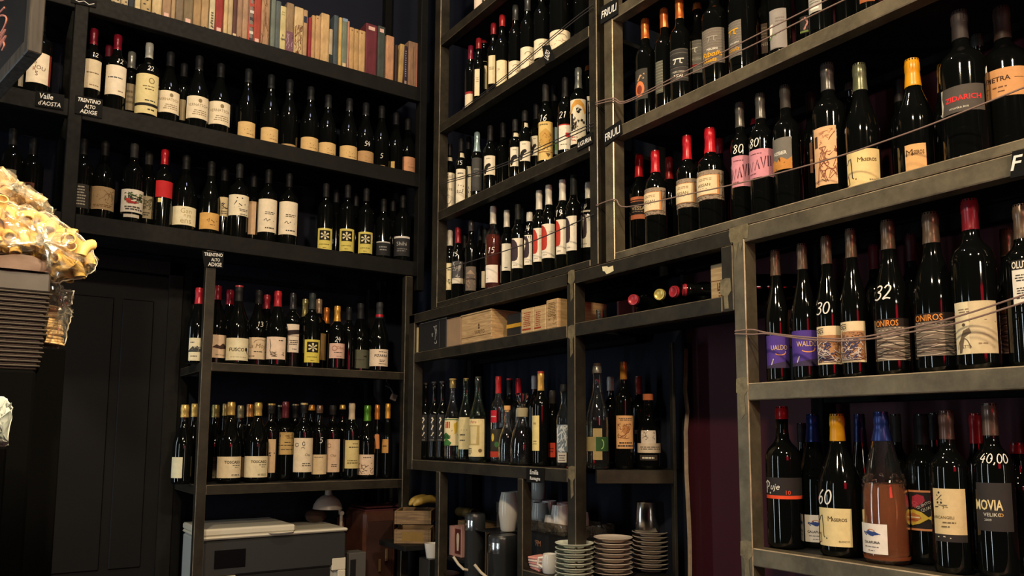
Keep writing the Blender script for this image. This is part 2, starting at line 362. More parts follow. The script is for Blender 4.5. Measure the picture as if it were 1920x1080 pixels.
def bottle(row, x, y, ytop, desc, kind='bx', cap=(22, 22, 22), capy=None, labs=(), price=None, d=0, wpx=None, h=None, glass='dark',
           liquid=None, lev=.5, extra=None, phrase=None, lip=None, stopper=None, basey=None, capk='foil'):
    if basey: P = on_z(x, basey, row.z)
    else: P = on_x(x, y, row.c+d) if row.axis == 'X' else on_y(x, y, row.c+d)
    hd = math.hypot(P.x, P.y)
    r0 = {'bg': .0405, 'al': .036}.get(kind, .0375)
    dirx, diry = P.x/hd, P.y/hd
    kz = (on_h(x, y, 1.0)).dot(FWD)
    for it in range(60):
        r = wpx/2*hd*kz/F if wpx else r0
        px, py = dirx*hd, diry*hd
        coord = px if row.axis == 'X' else py
        if all(math.hypot(px-a, py-b) > r+q+.0015 for a, b, q in row.placed): break
        if coord+r > row.back-.004: r = max(.02, min([math.hypot(px-a, py-b)-q for a, b, q in row.placed])-.001); break
        hd += .006
    row.placed.append((px, py, r))
    if not h: h = on_h(x if ytop > 0 else x, ytop, hd).z-row.z
    h = min(h, row.hmax)
    rn = .0136 if kind == 'bg' else .0128
    rn = min(rn, max(.0098, r*.37))
    if r > .045: rn = .0155
    if kind in ('wh', 'jug'): rn = r*.36
    if kind == 'dec': rn = r*.40
    pf = profile(kind, h, r, rn)
    root = empty('wine_bottle', (px, py, row.z+.0012))
    az = math.atan2(-diry, -dirx)                      # towards the camera
    def ang(xx, rr, hd=hd):                            # picture column -> angle round the axis (positive to the picture's right)
        q = ray(xx, y); a = math.atan2(q.x, q.y)-math.atan2(dirx, diry)
        o = hd*math.sin(a)/rr
        o = max(-.985, min(.985, o)); return math.asin(o)+a*.0
    def zz(yy, rr): return on_h(x, yy, hd-rr).z-row.z
    def mapper(th0, zt, off=0.0):
        def mp(s, t, L, rr=None):
            z = zt-t; q = rad_at(pf, z)
            a = az+th0+s/r
            q += .0004+off+.00022*L
            return (q*math.cos(a), q*math.sin(a), z)
        return mp
    seg = row.seg
    gm = {'dark': DARKGLASS, 'clear': CLEAR, 'green': GREENGL}[glass]
    b = MB()
    if glass == 'dark': b.lathe(pf, gm, seg)
    else:
        tk = .0028; inn = [(z+(.006 if i < 4 else 0), max(q-tk, .0)) for i, (z, q) in enumerate(pf[:-1])]
        b.lathe([p for p in pf[:-1]], gm, seg); b.lathe(list(reversed(inn)), gm, seg)
    b.build('bottle_body', root)
    if liquid:
        lv = lev*h; lp = [(.0075, 0)]+[(max(z, .0075)+.0, q-.0032) for z, q in pf if 0 < q and z < lv]+[(lv, rad_at(pf, lv)-.0032), (lv, 0)]
        MB().lathe(lp, colmat(liquid, 'liquid') if glass != 'dark' else DARKGLASS, seg).build('liquid', root)
    if cap:
        zc = zz(capy, rn) if capy else h-.055
        zc = min(max(zc, h-.10), h-.014)
        cm = colmat(cap, capk); rc = rn*1.045
        cp = [(zc, rad_at(pf, zc)+.0006), (zc+.001, rad_at(pf, zc)+.0009)]
        cp += [(z, max(q+.0009, rc)) for z, q in pf if zc+.002 < z < h-.028 and q > 0]
        cp += [(h-.0245, rc), (h-.023, rn*1.11), (h-.008, rn*1.11), (h-.006, rc), (h+.0006, rc*.98), (h+.001, rc*.85), (h+.001, 0)]
        cp = [p for p in cp if p[0] >= zc]
        m = MB().lathe(cp, cm, 16)
        if lip: m.lathe([(h-.005, rc+.0012), (h+.0014, rc+.0012), (h+.0016, 0)], colmat(lip, 'foil'), 16)
        m.build('capsule', root)
    if stopper:
        sc, sr, sz = stopper                            # colour, radius factor, height
        MB().lathe([(h-.006, rn*.7), (h+.001, rn*.7), (h+.0012, rn*sr), (h+sz, rn*sr), (h+sz+.001, rn*sr*.9), (h+sz+.001, 0)], colmat(sc, 'cork'), 16).build('cork', root)
    for (x0, y0, x1, y1, c, art, full) in labs:
        zt, zb = zz(y0, r), zz(y1, r); zt = min(zt, h-.03); zb = max(zb, .003)
        if zt-zb < .004: continue
        rl = rad_at(pf, (zt+zb)/2)
        t0 = ang(x0, rl) if x0 is not None else -1.45
        t1 = ang(x1, rl) if x1 is not None else 1.45
        if full: t0, t1 = t0-(full[0]), t1+(full[1])
        if t1-t0 < .06: continue
        m = MB(); Wd = (t1-t0)*r; mp = mapper(t0, zt); n = max(3, int((t1-t0)/.16))
        rows_ = 1 if rad_at(pf, zt) == rad_at(pf, zb) else 5
        vs = [mp(Wd*i/n, (zt-zb)*k/rows_, 0) for k in range(rows_+1) for i in range(n+1)]
        fs = [(k*(n+1)+i, (k+1)*(n+1)+i, (k+1)*(n+1)+i+1, k*(n+1)+i+1) for k in range(rows_) for i in range(n)]
        m.add(vs, fs, c if not isinstance(c, tuple) else colmat(c), True)
        if art: draw_art(m, art, Wd, zt-zb, mp)
        m.build('label', root)
    if price:                                           # (text, x, y, pixel height[, max pixel width, shear])
        s, x_, y_, ph = price[:4]; zt = zz(y_, r*.9)
        rl = max(rad_at(pf, min(max(zt, .01), h-.03)), .012); th = ang(x_, rl); hh = ph*hd*kz/F
        m = MB(); pm = mapper(th, zt)
        draw_art(m, digits(s), hh, hh, lambda u, v, L: pm(u*r/rl, v, 3))
        m.build('price_mark', root)
    if extra: extra(root, pf, h, r, rn, az, mapper, ang, zz)
    tag(root, (desc+' '+(phrase or row.phrase)).strip(), 'bottle', row.group)
    ALLB.append(root)
    return root

CREAM = (222, 208, 172); WHITE = (226, 220, 204); TAN = (196, 164, 112); YEL = (206, 190, 104); PEACH = (220, 176, 130)
RED = (190, 26, 34); DKRED = (120, 20, 34); ORNG = (205, 112, 44); GOLD = (206, 160, 70); YELO = (222, 160, 24); SILV = (170, 175, 172); GRAYC = (92, 84, 74); BLKC = (24, 24, 25)

# ================================================================== STRUCTURE
wl = MB(); wl.box((-3.0, 3.32, -1.55), (1.78, 3.42, 2.7), NAVY, UPW); struct(wl, 'wall_back')
wr = MB(); wr.box((1.70, 1.588, -1.55), (1.80, 3.32, 2.7), NAVY, UPW); struct(wr, 'wall_right')
wq = MB(); wq.box((1.70, -3.2, -1.55), (1.80, 1.588, 2.7), BURG, UPW); struct(wq, 'wall_right')
tm = MB()
pl = plain('old_plaster', (.42, .32, .23), .85, var=.3, scale=30)
rr = random.Random(3); pts = [(1.700-.009+rr.uniform(-.003, .002), 1.586+rr.uniform(-.006, .005), -1.55+i*.06) for i in range(31)]
tm.tube(pts, .0065, pl, 6, UPW); struct(tm, 'trim_1')
fl = MB(); fl.box((-3.0, -3.2, -1.65), (1.8, 3.42, -1.55), plain('dark_floor_boards', (.03, .022, .016), .5, var=.4, scale=8, stretch=(1, 9, 1)), UPW); struct(fl, 'floor')
ce = MB(); ce.box((-3.0, -3.2, 2.7), (1.8, 3.42, 2.8), plain('dark_ceiling', (.03, .03, .035), .8), UPW); struct(ce, 'ceiling')
wf = MB(); wf.box((-3.1, -3.2, -1.55), (-3.0, 3.42, 2.7), NAVYD, UPW); struct(wf, 'wall_left')
# dark panelled door in the back wall, left of the lower rack
dm = plain('black_door_paint', (.0045, .0045, .0047), .6, spec=.2, var=.15, scale=6)
dr = empty('door_1', (.44, 3.30, -1.55)); dr['kind'] = 'structure'
d0 = MB(); d0.box((-.36, -.02, 0), (.16, .015, 2.16), dm)
for (a, b_) in ((-.30, -.03), (.0, .11)):
    for (z0, z1) in ((.2, .95), (1.05, 2.06)): d0.box((a, -.028, z0), (b_, -.02, z1), dm, bev=.006)
d0.build('door_leaf', dr)
f0 = MB()
for xx in (-.41, .16): f0.box((xx, -.035, 0), (xx+.05, .015, 2.22), BLACKP)
f0.box((-.41, -.035, 2.17), (.21, .015, 2.22), BLACKP); f0.build('door_frame', dr)

# ================================================================== STEEL RACKS
def part_box(root, org, name, lo, hi, mat, bev=.002):
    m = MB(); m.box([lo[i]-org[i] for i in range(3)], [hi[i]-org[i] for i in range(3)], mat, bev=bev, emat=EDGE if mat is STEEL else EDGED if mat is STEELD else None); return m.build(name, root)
def rack(name, org, label, posts, rails, boards, mat, bmat=BOARD, panels=()):
    r = empty(name, org); tag(r, label, 'shelving')
    rear = lambda lo: lo[0] > 1.6 or lo[1] > 3.2
    for lo, hi in posts: part_box(r, org, 'post', lo, hi, REARP if rear(lo) else mat)
    for lo, hi in rails: part_box(r, org, 'rail', lo, hi, REARP if rear(lo) else mat)
    for lo, hi in boards: part_box(r, org, 'shelf_board', lo, hi, bmat, .001)
    return r
FX = 1.38
def ypost(y0, z0, z1, w=.036): return [((FX, y0, z0), (FX+.04, y0+w, z1)), ((1.645, y0, z0), (1.685, y0+w, z1))]
# upper right rack (three visible shelves)
rail = lambda y0, y1, z0, z1, x=FX, dx=.036: ((x, y0, z0), (x+dx, y1, z1))
UZ = 2.25
rack('steel_shelf_rack', (FX, .6, .464), 'upper raw steel wall rack with red-capped and large dark bottles on the right',
     ypost(1.539, .464, UZ)+ypost(-.36, .464, UZ),
     [rail(-.32, 1.539, z-.030, z) for z in (.827, 1.165, 1.51)]+[rail(-.32, 1.539, .464, .483)]+[((1.649, -.32, z-.03), (1.685, 1.539, z)) for z in (.494, .827, 1.165, 1.51)],
     [((FX+.036, -.32, z-.014), (1.649, 1.539, z-.001)) for z in (.483, .827, 1.165, 1.51)], STEEL)
# upper corner rack
rack('steel_shelf_rack', (FX, 2.1, .464), 'dark steel corner rack with red-capped and white-capped bottles beside the corner',
     ypost(1.606, .464, UZ, .034)+ypost(2.515, .464, UZ, .045),
     [rail(1.64, 2.515, z-.034, z) for z in (.827, 1.165, 1.51, 1.86)]+[rail(1.64, 2.515, .464, .483)]+[((1.649, 1.64, z-.03), (1.685, 2.515, z)) for z in (.494, .827, 1.165, 1.51)],
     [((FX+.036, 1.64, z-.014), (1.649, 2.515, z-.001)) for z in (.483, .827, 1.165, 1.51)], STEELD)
# lower right rack
FL = -1.55
rack('steel_shelf_rack', (FX, .5, FL), 'lower raw steel rack holding the purple-labelled and yellow-capped bottles',
     ypost(1.114, FL, .462, .032)+ypost(-.36, FL, .462),
     [rail(-.32, 1.114, .426, .462)]+[rail(-.32, 1.114, z-.037, z) for z in (.113, -.237, -.60)]+[((1.649, -.32, z-.037), (1.685, 1.114, z)) for z in (.462, .113, -.237, -.60)],
     [((FX+.036, -.32, z-.014), (1.649, 1.114, z-.001)) for z in (.113, -.237, -.60)], STEEL)
# lower corner rack: niche, wooden boxes, liquor shelf, crockery
NZ, BZ, HZ, JZ = .313, .311, -.095, -.40
rack('steel_shelf_rack', (FX, 2.2, FL), 'lower steel corner rack with wooden boxes, liquor bottles and crockery',
     ypost(1.709, FL, .462)[:1]+[((FX, 2.69, HZ-.037), (FX+.04, 2.735, .462)), ((1.645, 2.69, FL), (1.685, 2.735, .462))]
     +[((FX, 2.475, FL), (FX+.035, 2.503, HZ-.037)), ((FX, 1.962, FL), (FX+.035, 1.99, HZ-.037)), ((FX, 1.147, NZ-.036), (FX+.04, 1.18, .426))],
     [rail(1.147, 2.735, .427, .462), rail(1.18, 1.709, NZ-.036, NZ), rail(1.745, 2.69, BZ-.036, BZ), rail(1.745, 2.69, HZ-.037, HZ), rail(1.745, 1.962, JZ-.03, JZ)]
     +[((1.649, 1.745, z-.03), (1.685, 2.69, z)) for z in (BZ, HZ, .46)],
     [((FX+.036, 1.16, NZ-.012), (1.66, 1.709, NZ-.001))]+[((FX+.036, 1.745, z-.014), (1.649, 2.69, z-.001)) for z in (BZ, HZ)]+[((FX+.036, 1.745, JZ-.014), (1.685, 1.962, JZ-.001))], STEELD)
def weld(root, org, y, z, pts, name='weld_mark'):
    m = MB(); q = random.Random(int(z*1000+y*70)); P = [(FX-.0008-org[0], y+a*.001-org[1], z+b*.001-org[2]) for a, b in pts]
    m.add(P, [tuple(range(len(P)))], WELD); m.build(name, root)
W1 = [(-34, 8), (-30, -20), (-18, -18), (-10, -48), (-4, -24), (4, -60), (10, -22), (18, -20), (22, -4), (20, 12), (-30, 14)]
W2 = [(-14, 18), (-16, -10), (-6, -22), (-8, -60), (4, -72), (6, -20), (16, -14), (15, 16), (0, 20)]
_rk = {o['label'][:14]: o for o in COL.objects if o.get('category') == 'shelving'}
_lr = [o for o in COL.objects if o.get('label', '').startswith('lower raw steel')][0]; _lc = [o for o in COL.objects if o.get('label', '').startswith('lower steel corner')][0]
weld(_lr, (FX, .5, FL), 1.133, .452, W1); weld(_lr, (FX, .5, FL), 1.130, .108, W2); weld(_lr, (FX, .5, FL), 1.130, -.242, W2)
weld(_lc, (FX, 2.2, FL), 1.722, .448, W2); weld(_lc, (FX, 2.2, FL), 1.168, NZ+.02, [(a, max(-50, b)) for a, b in W2]); weld(_lc, (FX, 2.2, FL), 1.724, .29, W2); weld(_lc, (FX, 2.2, FL), 1.724, -.105, W2)
# angled niche rack between the corner rack and the burgundy wall
aa = Vector((1.425, 1.670)); bb = Vector((1.613, 1.556)); u2 = (bb-aa).normalized(); ln = (bb-aa).length; n2 = Vector((-u2.y, u2.x))
if n2.dot(Vector((1, 1))) < 0: n2 = -n2
ng = empty('steel_shelf_rack', (aa.x, aa.y, FL), math.atan2(u2.y, u2.x)); tag(ng, 'narrow dark steel niche rack beside the burgundy wall', 'shelving')
m = MB(); m.box((ln-.006, -.003, 0), (ln+.002, .03, 1.81), STEELD, bev=.001); m.build('post', ng)
for z in (-.096, -.40): m = MB(); m.box((0, 0, z-.037-FL), (ln-.006, .03, z-FL), STEELD, bev=.001); m.build('rail', ng)
for z in (-.096, -.40):
    m = MB(); zz0 = z-FL
    poly = [(0, .03), (ln-.004, .03), (ln+.03, .09), (.20, .185), (.01, .086)]
    k = len(poly); m.add([(x, y, zz0-.013) for x, y in poly]+[(x, y, zz0-.0005) for x, y in poly], [tuple(range(k-1, -1, -1)), tuple(range(k, 2*k))]+[(i, (i+1) % k, k+(i+1) % k, k+i) for i in range(k)], BOARD)
    m.build('shelf_board', ng)
# tall wall rack on the back wall
LY = 2.90
rack('wall_shelf_rack', (.8, LY, .62), 'tall black wall rack with the book shelf and three bottle shelves',
     [((.193, LY, .60), (.234, LY+.04, 2.5)), ((1.497, LY, .60), (1.53, LY+.04, 2.5)), ((-.62, LY, .60), (-.58, LY+.04, 2.5)), ((.193, 3.27, .6), (.234, 3.31, 2.5)), ((1.497, 3.27, .6), (1.53, 3.31, 2.5))],
     [((.234, LY, z-.062), (1.497, LY+.03, z)) for z in (.72, 1.105, 1.484)]+[((-.58, LY, z-.06), (.193, LY+.03, z)) for z in (.72, 1.105, 1.484)],
     [((.234, LY+.03, z-.022), (1.497, 3.30, z-.001)) for z in (.72, 1.105, 1.484)]+[((-.58, LY+.03, z-.022), (.193, 3.30, z-.001)) for z in (.72, 1.105, 1.484)], BLACKP)
rack('steel_shelf_rack', (1.05, LY, FL), 'dark steel rack under the wall rack with two bottle shelves over the printer',
     [((.652, LY, FL), (.686, LY+.034, .655)), ((.652, 3.27, FL), (.686, 3.304, .655)), ((1.445, LY, FL), (1.478, LY+.034, .655)), ((1.445, 3.27, FL), (1.478, 3.304, .655))],
     [((.686, LY, .222), (1.445, LY+.034, .252)), ((.686, LY, -.214), (1.445, LY+.034, -.18)), ((.652, 3.29, .63), (1.478, 3.304, .645)), ((.655, LY+.034, -.214), (.683, 3.27, -.18)), ((.655, LY+.034, .222), (.683, 3.27, .252))],
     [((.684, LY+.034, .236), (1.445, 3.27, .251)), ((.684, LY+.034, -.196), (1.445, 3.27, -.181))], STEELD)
# low counter under the printer and crockery
ct = MB(); ct.box((.690, 2.937, FL), (1.440, 3.262, -.661), plain('black_counter', (.014, .013, .012), .5), UPW, bev=.004); o = ct.build('counter'); tag(o, 'black low counter under the printer', 'counter')

# ================================================================== BOTTLES ON THE RIGHT
K1 = Row('X', 1.452, .827, "on the top right shelf", 'bottles on the right rack, top shelf', 1.64, 32)
K2 = Row('X', 1.452, .483, "on the second right shelf", 'bottles on the right rack, second shelf', 1.64, 32)
K3 = Row('X', 1.445, .113, "on the third right shelf", 'bottles on the right rack, third shelf', 1.645, 36)
K4 = Row('X', 1.450, -.237, "on the lowest right shelf", 'bottles on the right rack, lowest shelf', 1.645, 36)
GR = (96, 92, 84); OLIV = (110, 112, 84); BRZ = (112, 92, 74); MAR = (122, 24, 34); PINK = (206, 140, 152); PURP = (78, 56, 140)
YTX = (214, 176, 60)
PI_ = lambda u, v, s, c: [R(u-s, v-.055, u+s*1.05, v-.025, c), ST([(u-s*.45, v-.04), (u-s*.55, v+.06), (u-s*.8, v+.11)], .03, c), ST([(u+s*.4, v-.04), (u+s*.35, v+.08), (u+s*.75, v+.10)], .03, c)]
STRIPES = lambda c, n=11: [R(.0, i/n+.02, 1, i/n+.032, c) for i in range(n)]
OW = (205, 198, 180)
# --- top shelf of the right rack
def k1(*a, **k): return bottle(K1, *a, **k)
OC = (206, 110, 52)
k1(1276, 125, -4, 'orange-capped bottle with black label and white pi sign', cap=OC, capy=34, wpx=40,
   labs=[lab(1257, 91, 1290, 152, (52, 50, 48), *STRIPES((110, 106, 98), 9), R(.1, .2, .95, .55, (44, 43, 42)), *PI_(.5, .36, .26, (225, 220, 205)), T('PERUSINI', .5, .72, .06, OW), T('NERI', .5, .84, .09, (225, 220, 205), b=.02))])
k1(1211, 150, 38, 'slim dark bottle with orange capsule and orange figure label', cap=OC, capy=72, wpx=40,
   labs=[lab(1192, 128, 1214, 185, (58, 56, 50), E(.42, .66, .36, .26, (214, 120, 70)), E(.42, .68, .2, .15, (120, 52, 34)), ST([(.3, .38), (.5, .22), (.8, .18)], .05, (190, 150, 110)), ST([(.5, .22), (.75, .34)], .05, (190, 150, 110)))])
k1(1247, 140, 16, 'dark bottle with orange capsule and narrow grey striped label', cap=OC, capy=51, wpx=40,
   labs=[lab(1230, 113, 1243, 173, (88, 88, 76), *STRIPES((150, 148, 130)))])
k1(1309, 110, -20, 'orange-capped bottle with grey label and thin red stripe', cap=OC, capy=17, wpx=40, d=.03,
   labs=[lab(1292, 75, 1318, 137, (112, 108, 98), *STRIPES((150, 144, 130), 10), *PI_(.4, .28, .24, (215, 210, 196)), T('PERUSINI', .5, .58, .06, OW), R(.05, .74, .6, .80, (150, 40, 34)))])
k1(1341, 80, 0, 'large dark bottle with grey label and yellow lettering', kind='bx', h=.325, cap=OC, wpx=50,
   labs=[lab(1317, 52, 1358, 118, (112, 104, 94), *STRIPES((138, 130, 118), 13), *PI_(.5, .28, .2, (150, 142, 130)), T('PERUSINI', .5, .60, .055, (225, 220, 205), b=.02), T('Ribolla', .5, .74, .15, YELO, sh=.3, b=.02), T('Gialla', .42, .9, .12, YELO, sh=.3, b=.02))])
k1(1392, 60, 0, 'large bottle with narrow grey label and yellow pi sign', h=.325, cap=OC, wpx=52,
   labs=[lab(1367, 36, 1390, 103, (108, 102, 94), *STRIPES((138, 130, 118), 13), *PI_(.4, .28, .38, YELO), T('PERUSINI', .5, .62, .05, (225, 220, 205)), T('Gialla', .5, .8, .1, YELO, sh=.3))])
k1(1437, 70, 0, 'brown-labelled bottle set back behind the torn grey label', h=.30, cap=BLKC, d=.09, wpx=36,
   labs=[lab(1424, 44, 1448, 100, (72, 58, 48), T('NERI', .5, .7, .1, (150, 140, 120)), LN(.1, .1, .9, .5, 4, (110, 96, 80)))])
k1(1462, 60, 0, 'dark bottle with torn silver-grey label', h=.305, cap=BLKC, wpx=44,
   labs=[lab(1444, 16, 1475, 90, (142, 136, 130), PO([(0, .38), (.22, .36), (.16, .62), (0, .7)], (222, 216, 200)), ST([(0, .74), (.2, .62), (.4, .66)], .06, (90, 120, 70)), LN(.35, .2, .9, .35, 2, (120, 112, 104)))])
k1(1512, 40, 0, 'dark bottle with small pink-figure label', h=.305, cap=BLKC, d=.05, wpx=40,
   labs=[lab(1500, 30, 1519, 62, (46, 44, 40), ST([(.2, .2), (.5, .1), (.75, .4), (.4, .8)], .1, (206, 140, 130)), R(0, .86, 1, .96, (120, 140, 70)))])
k1(1538, 20, 0, 'dark bottle with pale grey label near the top edge', h=.305, cap=BLKC, wpx=44,
   labs=[lab(1517, -30, 1541, 20, (168, 164, 154), R(.2, .82, .8, .9, (225, 220, 205)), LN(.1, .3, .9, .7, 4, (110, 104, 96)))])
k1(1588, 10, 0, 'unlabelled dark bottle beside the pale grey label', h=.305, cap=BLKC, wpx=42, d=.03)
k1(1626, 0, 0, 'dark bottle with orange label, highest at the picture edge', h=.305, cap=BLKC, wpx=44, labs=[lab(1612, -40, 1640, 4, (150, 86, 50), LN(.1, .3, .9, .8, 4, (60, 30, 20)))])
# --- second shelf
def k2(*a, **k): return bottle(K2, *a, **k)
RC = (196, 28, 40)
PESS = lambda: [R(.0, 0, 1, 1, (150, 132, 112)), *scrib(.02, .01, .98, .15, 7, 5, .016, (96, 80, 66)), *scrib(.02, .85, .98, .99, 7, 6, .016, (96, 80, 66)), *scrib(.76, .1, .99, .9, 7, 9, .016, (104, 88, 72)),
   R(.0, .16, .76, .84, (206, 140, 84)), R(.0, .18, .70, .82, (226, 206, 164)), T('VESSAN', .30, .50, .10, (60, 44, 30), .58, b=.01), ST([(.2, .62), (.3, .6), (.4, .63), (.55, .6)], .018, (70, 50, 36)), LN(.1, .26, .6, .36, 2, (150, 120, 84))]
k2(1230, 385, 285, 'front red-capped bottle with cream and stone label by the post', cap=RC, capy=323, wpx=42, labs=[lab(1207, 352, 1248, 403, (150, 132, 112), *PESS())])
k2(1199, 395, 292, 'red-capped bottle with black and orange striped label', cap=RC, capy=332, wpx=38, d=.045,
   labs=[lab(1183, 369, 1216, 411, (34, 30, 28), R(0, .0, 1, .13, (196, 112, 74)), R(0, .18, 1, .22, (196, 112, 74)), R(0, .8, 1, 1, (196, 112, 74)), T('VESSAN', .5, .52, .16, (220, 190, 150), .9, b=.01), LN(.1, .64, .7, .7, 1, (180, 150, 120)))])
k2(1256, 390, 297, 'unlabelled red-capped bottle set back behind the first pair', cap=(160, 34, 34), capy=336, wpx=36, d=.10)
k2(1290, 370, 257, 'red-capped bottle with cream and stone label, third from the post', cap=RC, capy=299, wpx=42, labs=[lab(1269, 335, 1310, 389, (150, 132, 112), *PESS())])
k2(1333, 350, 243, 'red-capped bottle with cream and stone label beside the pink label', cap=RC, capy=286, wpx=50, labs=[lab(1308, 319, 1357, 374, (150, 132, 112), *PESS())])
k2(1350, 340, 262, 'red-capped bottle mostly hidden behind the stone-labelled pair', cap=(150, 26, 36), capy=288, d=.11, wpx=36)
PK = lambda: [LN(.05, .12, .6, .2, 1, (120, 70, 80)), ST([(.0, .75), (.06, .42), (.16, .76), (.24, .42), (.3, .74), (.40, .38), (.46, .72)], .045, (70, 34, 46)), ST([(.52, .3), (.60, .7), (.68, .28)], .04, (70, 34, 46)), ST([(.76, .26), (.76, .64)], .04, (70, 34, 46)), ST([(.86, .26), (.86, .62)], .04, (70, 34, 46)), ST([(.0, .6), (.4, .54)], .03, (70, 34, 46)), LN(.05, .82, .4, .9, 1, (120, 70, 80))]
k2(1390, 330, 195, 'bottle with pink label, left of the pair priced 80', cap=GR, capy=238, wpx=38, labs=[lab(1373, 292, 1409, 350, PINK, *PK())], price=('80', 1386, 280, 16))
k2(1429, 320, 178, 'bottle with pink label, right of the pair priced 80', cap=GR, capy=222, wpx=46, d=-.005, labs=[lab(1406, 279, 1450, 332, PINK, *PK())], price=('80', 1416, 267, 16))
k2(1418, 300, 210, 'red-capped bottle set back behind the pink labels', cap=(150, 26, 36), capy=226, d=.12, wpx=34)
k2(1476, 300, 163, 'round-shouldered bottle with grey label over an orange landscape', cap=(62, 56, 50), capy=202, wpx=50,
   labs=[lab(1450, 257, 1485, 317, (112, 108, 100), PO([(0, 1), (0, .72), (.2, .66), (.35, .74), (.55, .60), (.8, .72), (1, .62), (1, 1)], (190, 130, 62)), T('KEBER', .5, .48, .11, (222, 216, 200), .9, b=.02), ST([(.3, .98), (.5, .7), (.7, .8)], .05, (90, 56, 34)), ST([(.5, .7), (.45, .62)], .04, (90, 56, 34)), ST([(0, .82), (.3, .78), (.6, .84), (1, .78)], .02, (230, 180, 110)))])
k2(1524, 300, 172, 'dark bottle with brown label, set back beside the vine label', cap=(52, 44, 40), capy=212, d=.10, wpx=36, labs=[lab(1519, 268, 1536, 325, (116, 80, 60), R(0, .55, 1, .62, (170, 140, 110)))])
k2(1557, 290, 122, 'large dark bottle with tall peach label and vine drawing', cap=(84, 80, 74), capy=168, wpx=62,
   labs=[lab(1528, 236, 1569, 346, PEACH, R(.06, .14, .22, .34, (70, 52, 40)), *[ST(p, .014, (120, 60, 40)) for p in ([(.2, .98), (.25, .7), (.45, .45), (.75, .2), (.95, .1)], [(.25, .7), (.6, .62), (.9, .74)], [(.45, .45), (.7, .5), (.95, .42)], [(.1, .95), (.4, .84), (.7, .9), (.95, .8)])], *scrib(.3, .35, .98, .95, 14, 4, .010, (130, 70, 50)), *scrib(.3, .05, .95, .3, 5, 14, .008, (190, 130, 90)))])
MAS = lambda: [ST([(.02, .35), (.10, .22), (.16, .2), (.18, .4), (.2, .75), (.24, .78)], .030, (60, 50, 36)), E(.30, .80, .018, .022, (60, 50, 36)), T('M', .42, .28, .13, (84, 66, 38), b=.0), T('ASEROS', .66, .30, .085, (84, 66, 38), .42, b=.02), ST([(.0, .72), (.06, .66), (.1, .9), (.0, .93)], .03, (120, 70, 50)), T('BIANCO', .78, .86, .05, (96, 84, 56), .3)]
k2(1619, 310, 122, 'broad bottle with cream label and olive capsule', kind='bg', cap=OLIV, capy=168, wpx=62, labs=[lab(1589, 280, 1649, 348, (226, 200, 140), *MAS())])
k2(1719, 300, 113, 'broad bottle with short peach label and yellow capsule', kind='bg', cap=(222, 152, 20), capk='plastic', capy=160, wpx=66, labs=[lab(1698, 270, 1737, 318, (212, 166, 108), T('M', .22, .32, .26, (84, 56, 30)), T('ASEROS', .6, .34, .17, (84, 56, 30), .6, b=.02))])
k2(1775, 260, 122, 'yellow-capped bottle hidden behind the black and red label', kind='bg', cap=(206, 140, 20), capk='plastic', capy=170, d=.10, wpx=50)
k2(1811, 250, 22, 'very large bottle with black label and red lettering', kind='bx', cap=(58, 50, 48), capy=70, wpx=82,
   labs=[lab(1770, 158, 1849, 208, (78, 72, 66), PO([(0, 0), (.06, 0), (.03, .3), (.07, .6), (.02, 1), (0, 1)], (210, 200, 180)), T('ZIDARICH', .52, .48, .20, (226, 50, 52), .9, b=.02), T('VITOVSKA 2018', .42, .84, .07, OW, .55, b=.02))])
k2(1890, 220, 8, 'very large bottle with broad peach label at the right edge', kind='bx', cap=(60, 44, 36), capy=70, wpx=84,
   labs=[lab(1848, 126, 1945, 180, (206, 152, 100), T('PIETRA', .30, .36, .17, (70, 44, 28), .5, b=.02), R(.56, .37, .72, .385, (70, 44, 28)), LN(.2, .6, .45, .7, 1, (110, 74, 50)), LN(.28, .76, .4, .84, 1, (110, 74, 50)))])
k2(1690, 250, 152, 'dark bottle with white emblem capsule behind the yellow cap', cap=(40, 34, 34), capy=190, d=.12, wpx=36)
k2(1597, 240, 130, 'dark bottle set back between the vine and cream labels', cap=(60, 50, 46), capy=168, d=.13, wpx=34)
k2(1836, 150, 38, 'slim dark bottle set back between the two very large bottles', cap=(54, 50, 46), capy=86, d=.13, wpx=40, h=.30)
# --- third shelf
def k3(*a, **k): return bottle(K3, *a, **k)
WAL = lambda n: [T(n, .55, .38, .15, (222, 186, 120), .6, b=.0), ST(curl(.58, .52, .2, .09, -.3, 2.6), .03, (226, 150, 90)), PO([(0, 1), (0, .93), (1, .76), (1, 1)], (60, 50, 78)), ST([(.28, .8), (.33, .72), (.25, .9)], .03, (200, 190, 180))]
k3(1459, 660, 471, 'leftmost of two bottles with purple labels', kind='bg', cap=BRZ, capy=517, wpx=44, labs=[lab(1438, 629, 1480, 691, PURP, *WAL('UALDO'))])
k3(1510, 655, 459, 'right one of two bottles with purple labels', kind='bg', cap=BRZ, capy=505, wpx=46, labs=[lab(1486, 620, 1536, 687, PURP, *WAL('WALDO'))])
ARTD = lambda s: [R(.06, .24, .95, .95, (176, 128, 88)), *scrib(.1, .28, .9, .5, 10, s, .02, (120, 90, 76)), *scrib(.1, .45, .75, .93, 22, s+1, .022, (66, 64, 96)), *scrib(.1, .4, .85, .93, 14, s+2, .018, (206, 190, 180)), *scrib(.6, .3, .93, .9, 6, s+3, .014, (140, 84, 50)), ST([(.06, .11), (.2, .07), (.34, .07)], .022, BK), ST(curl(.18, .15, .05, .035, 0, 6.2), .016, BK), ST(curl(.28, .15, .05, .035, 0, 6.2), .016, BK)]
k3(1556, 645, 445, 'bottle with cream label and blue drawing, chalk price 30', kind='bg', cap=BRZ, capy=495, wpx=46, labs=[lab(1533, 612, 1578, 684, (228, 206, 164), *ARTD(11))], price=('30', 1546, 578, 22))
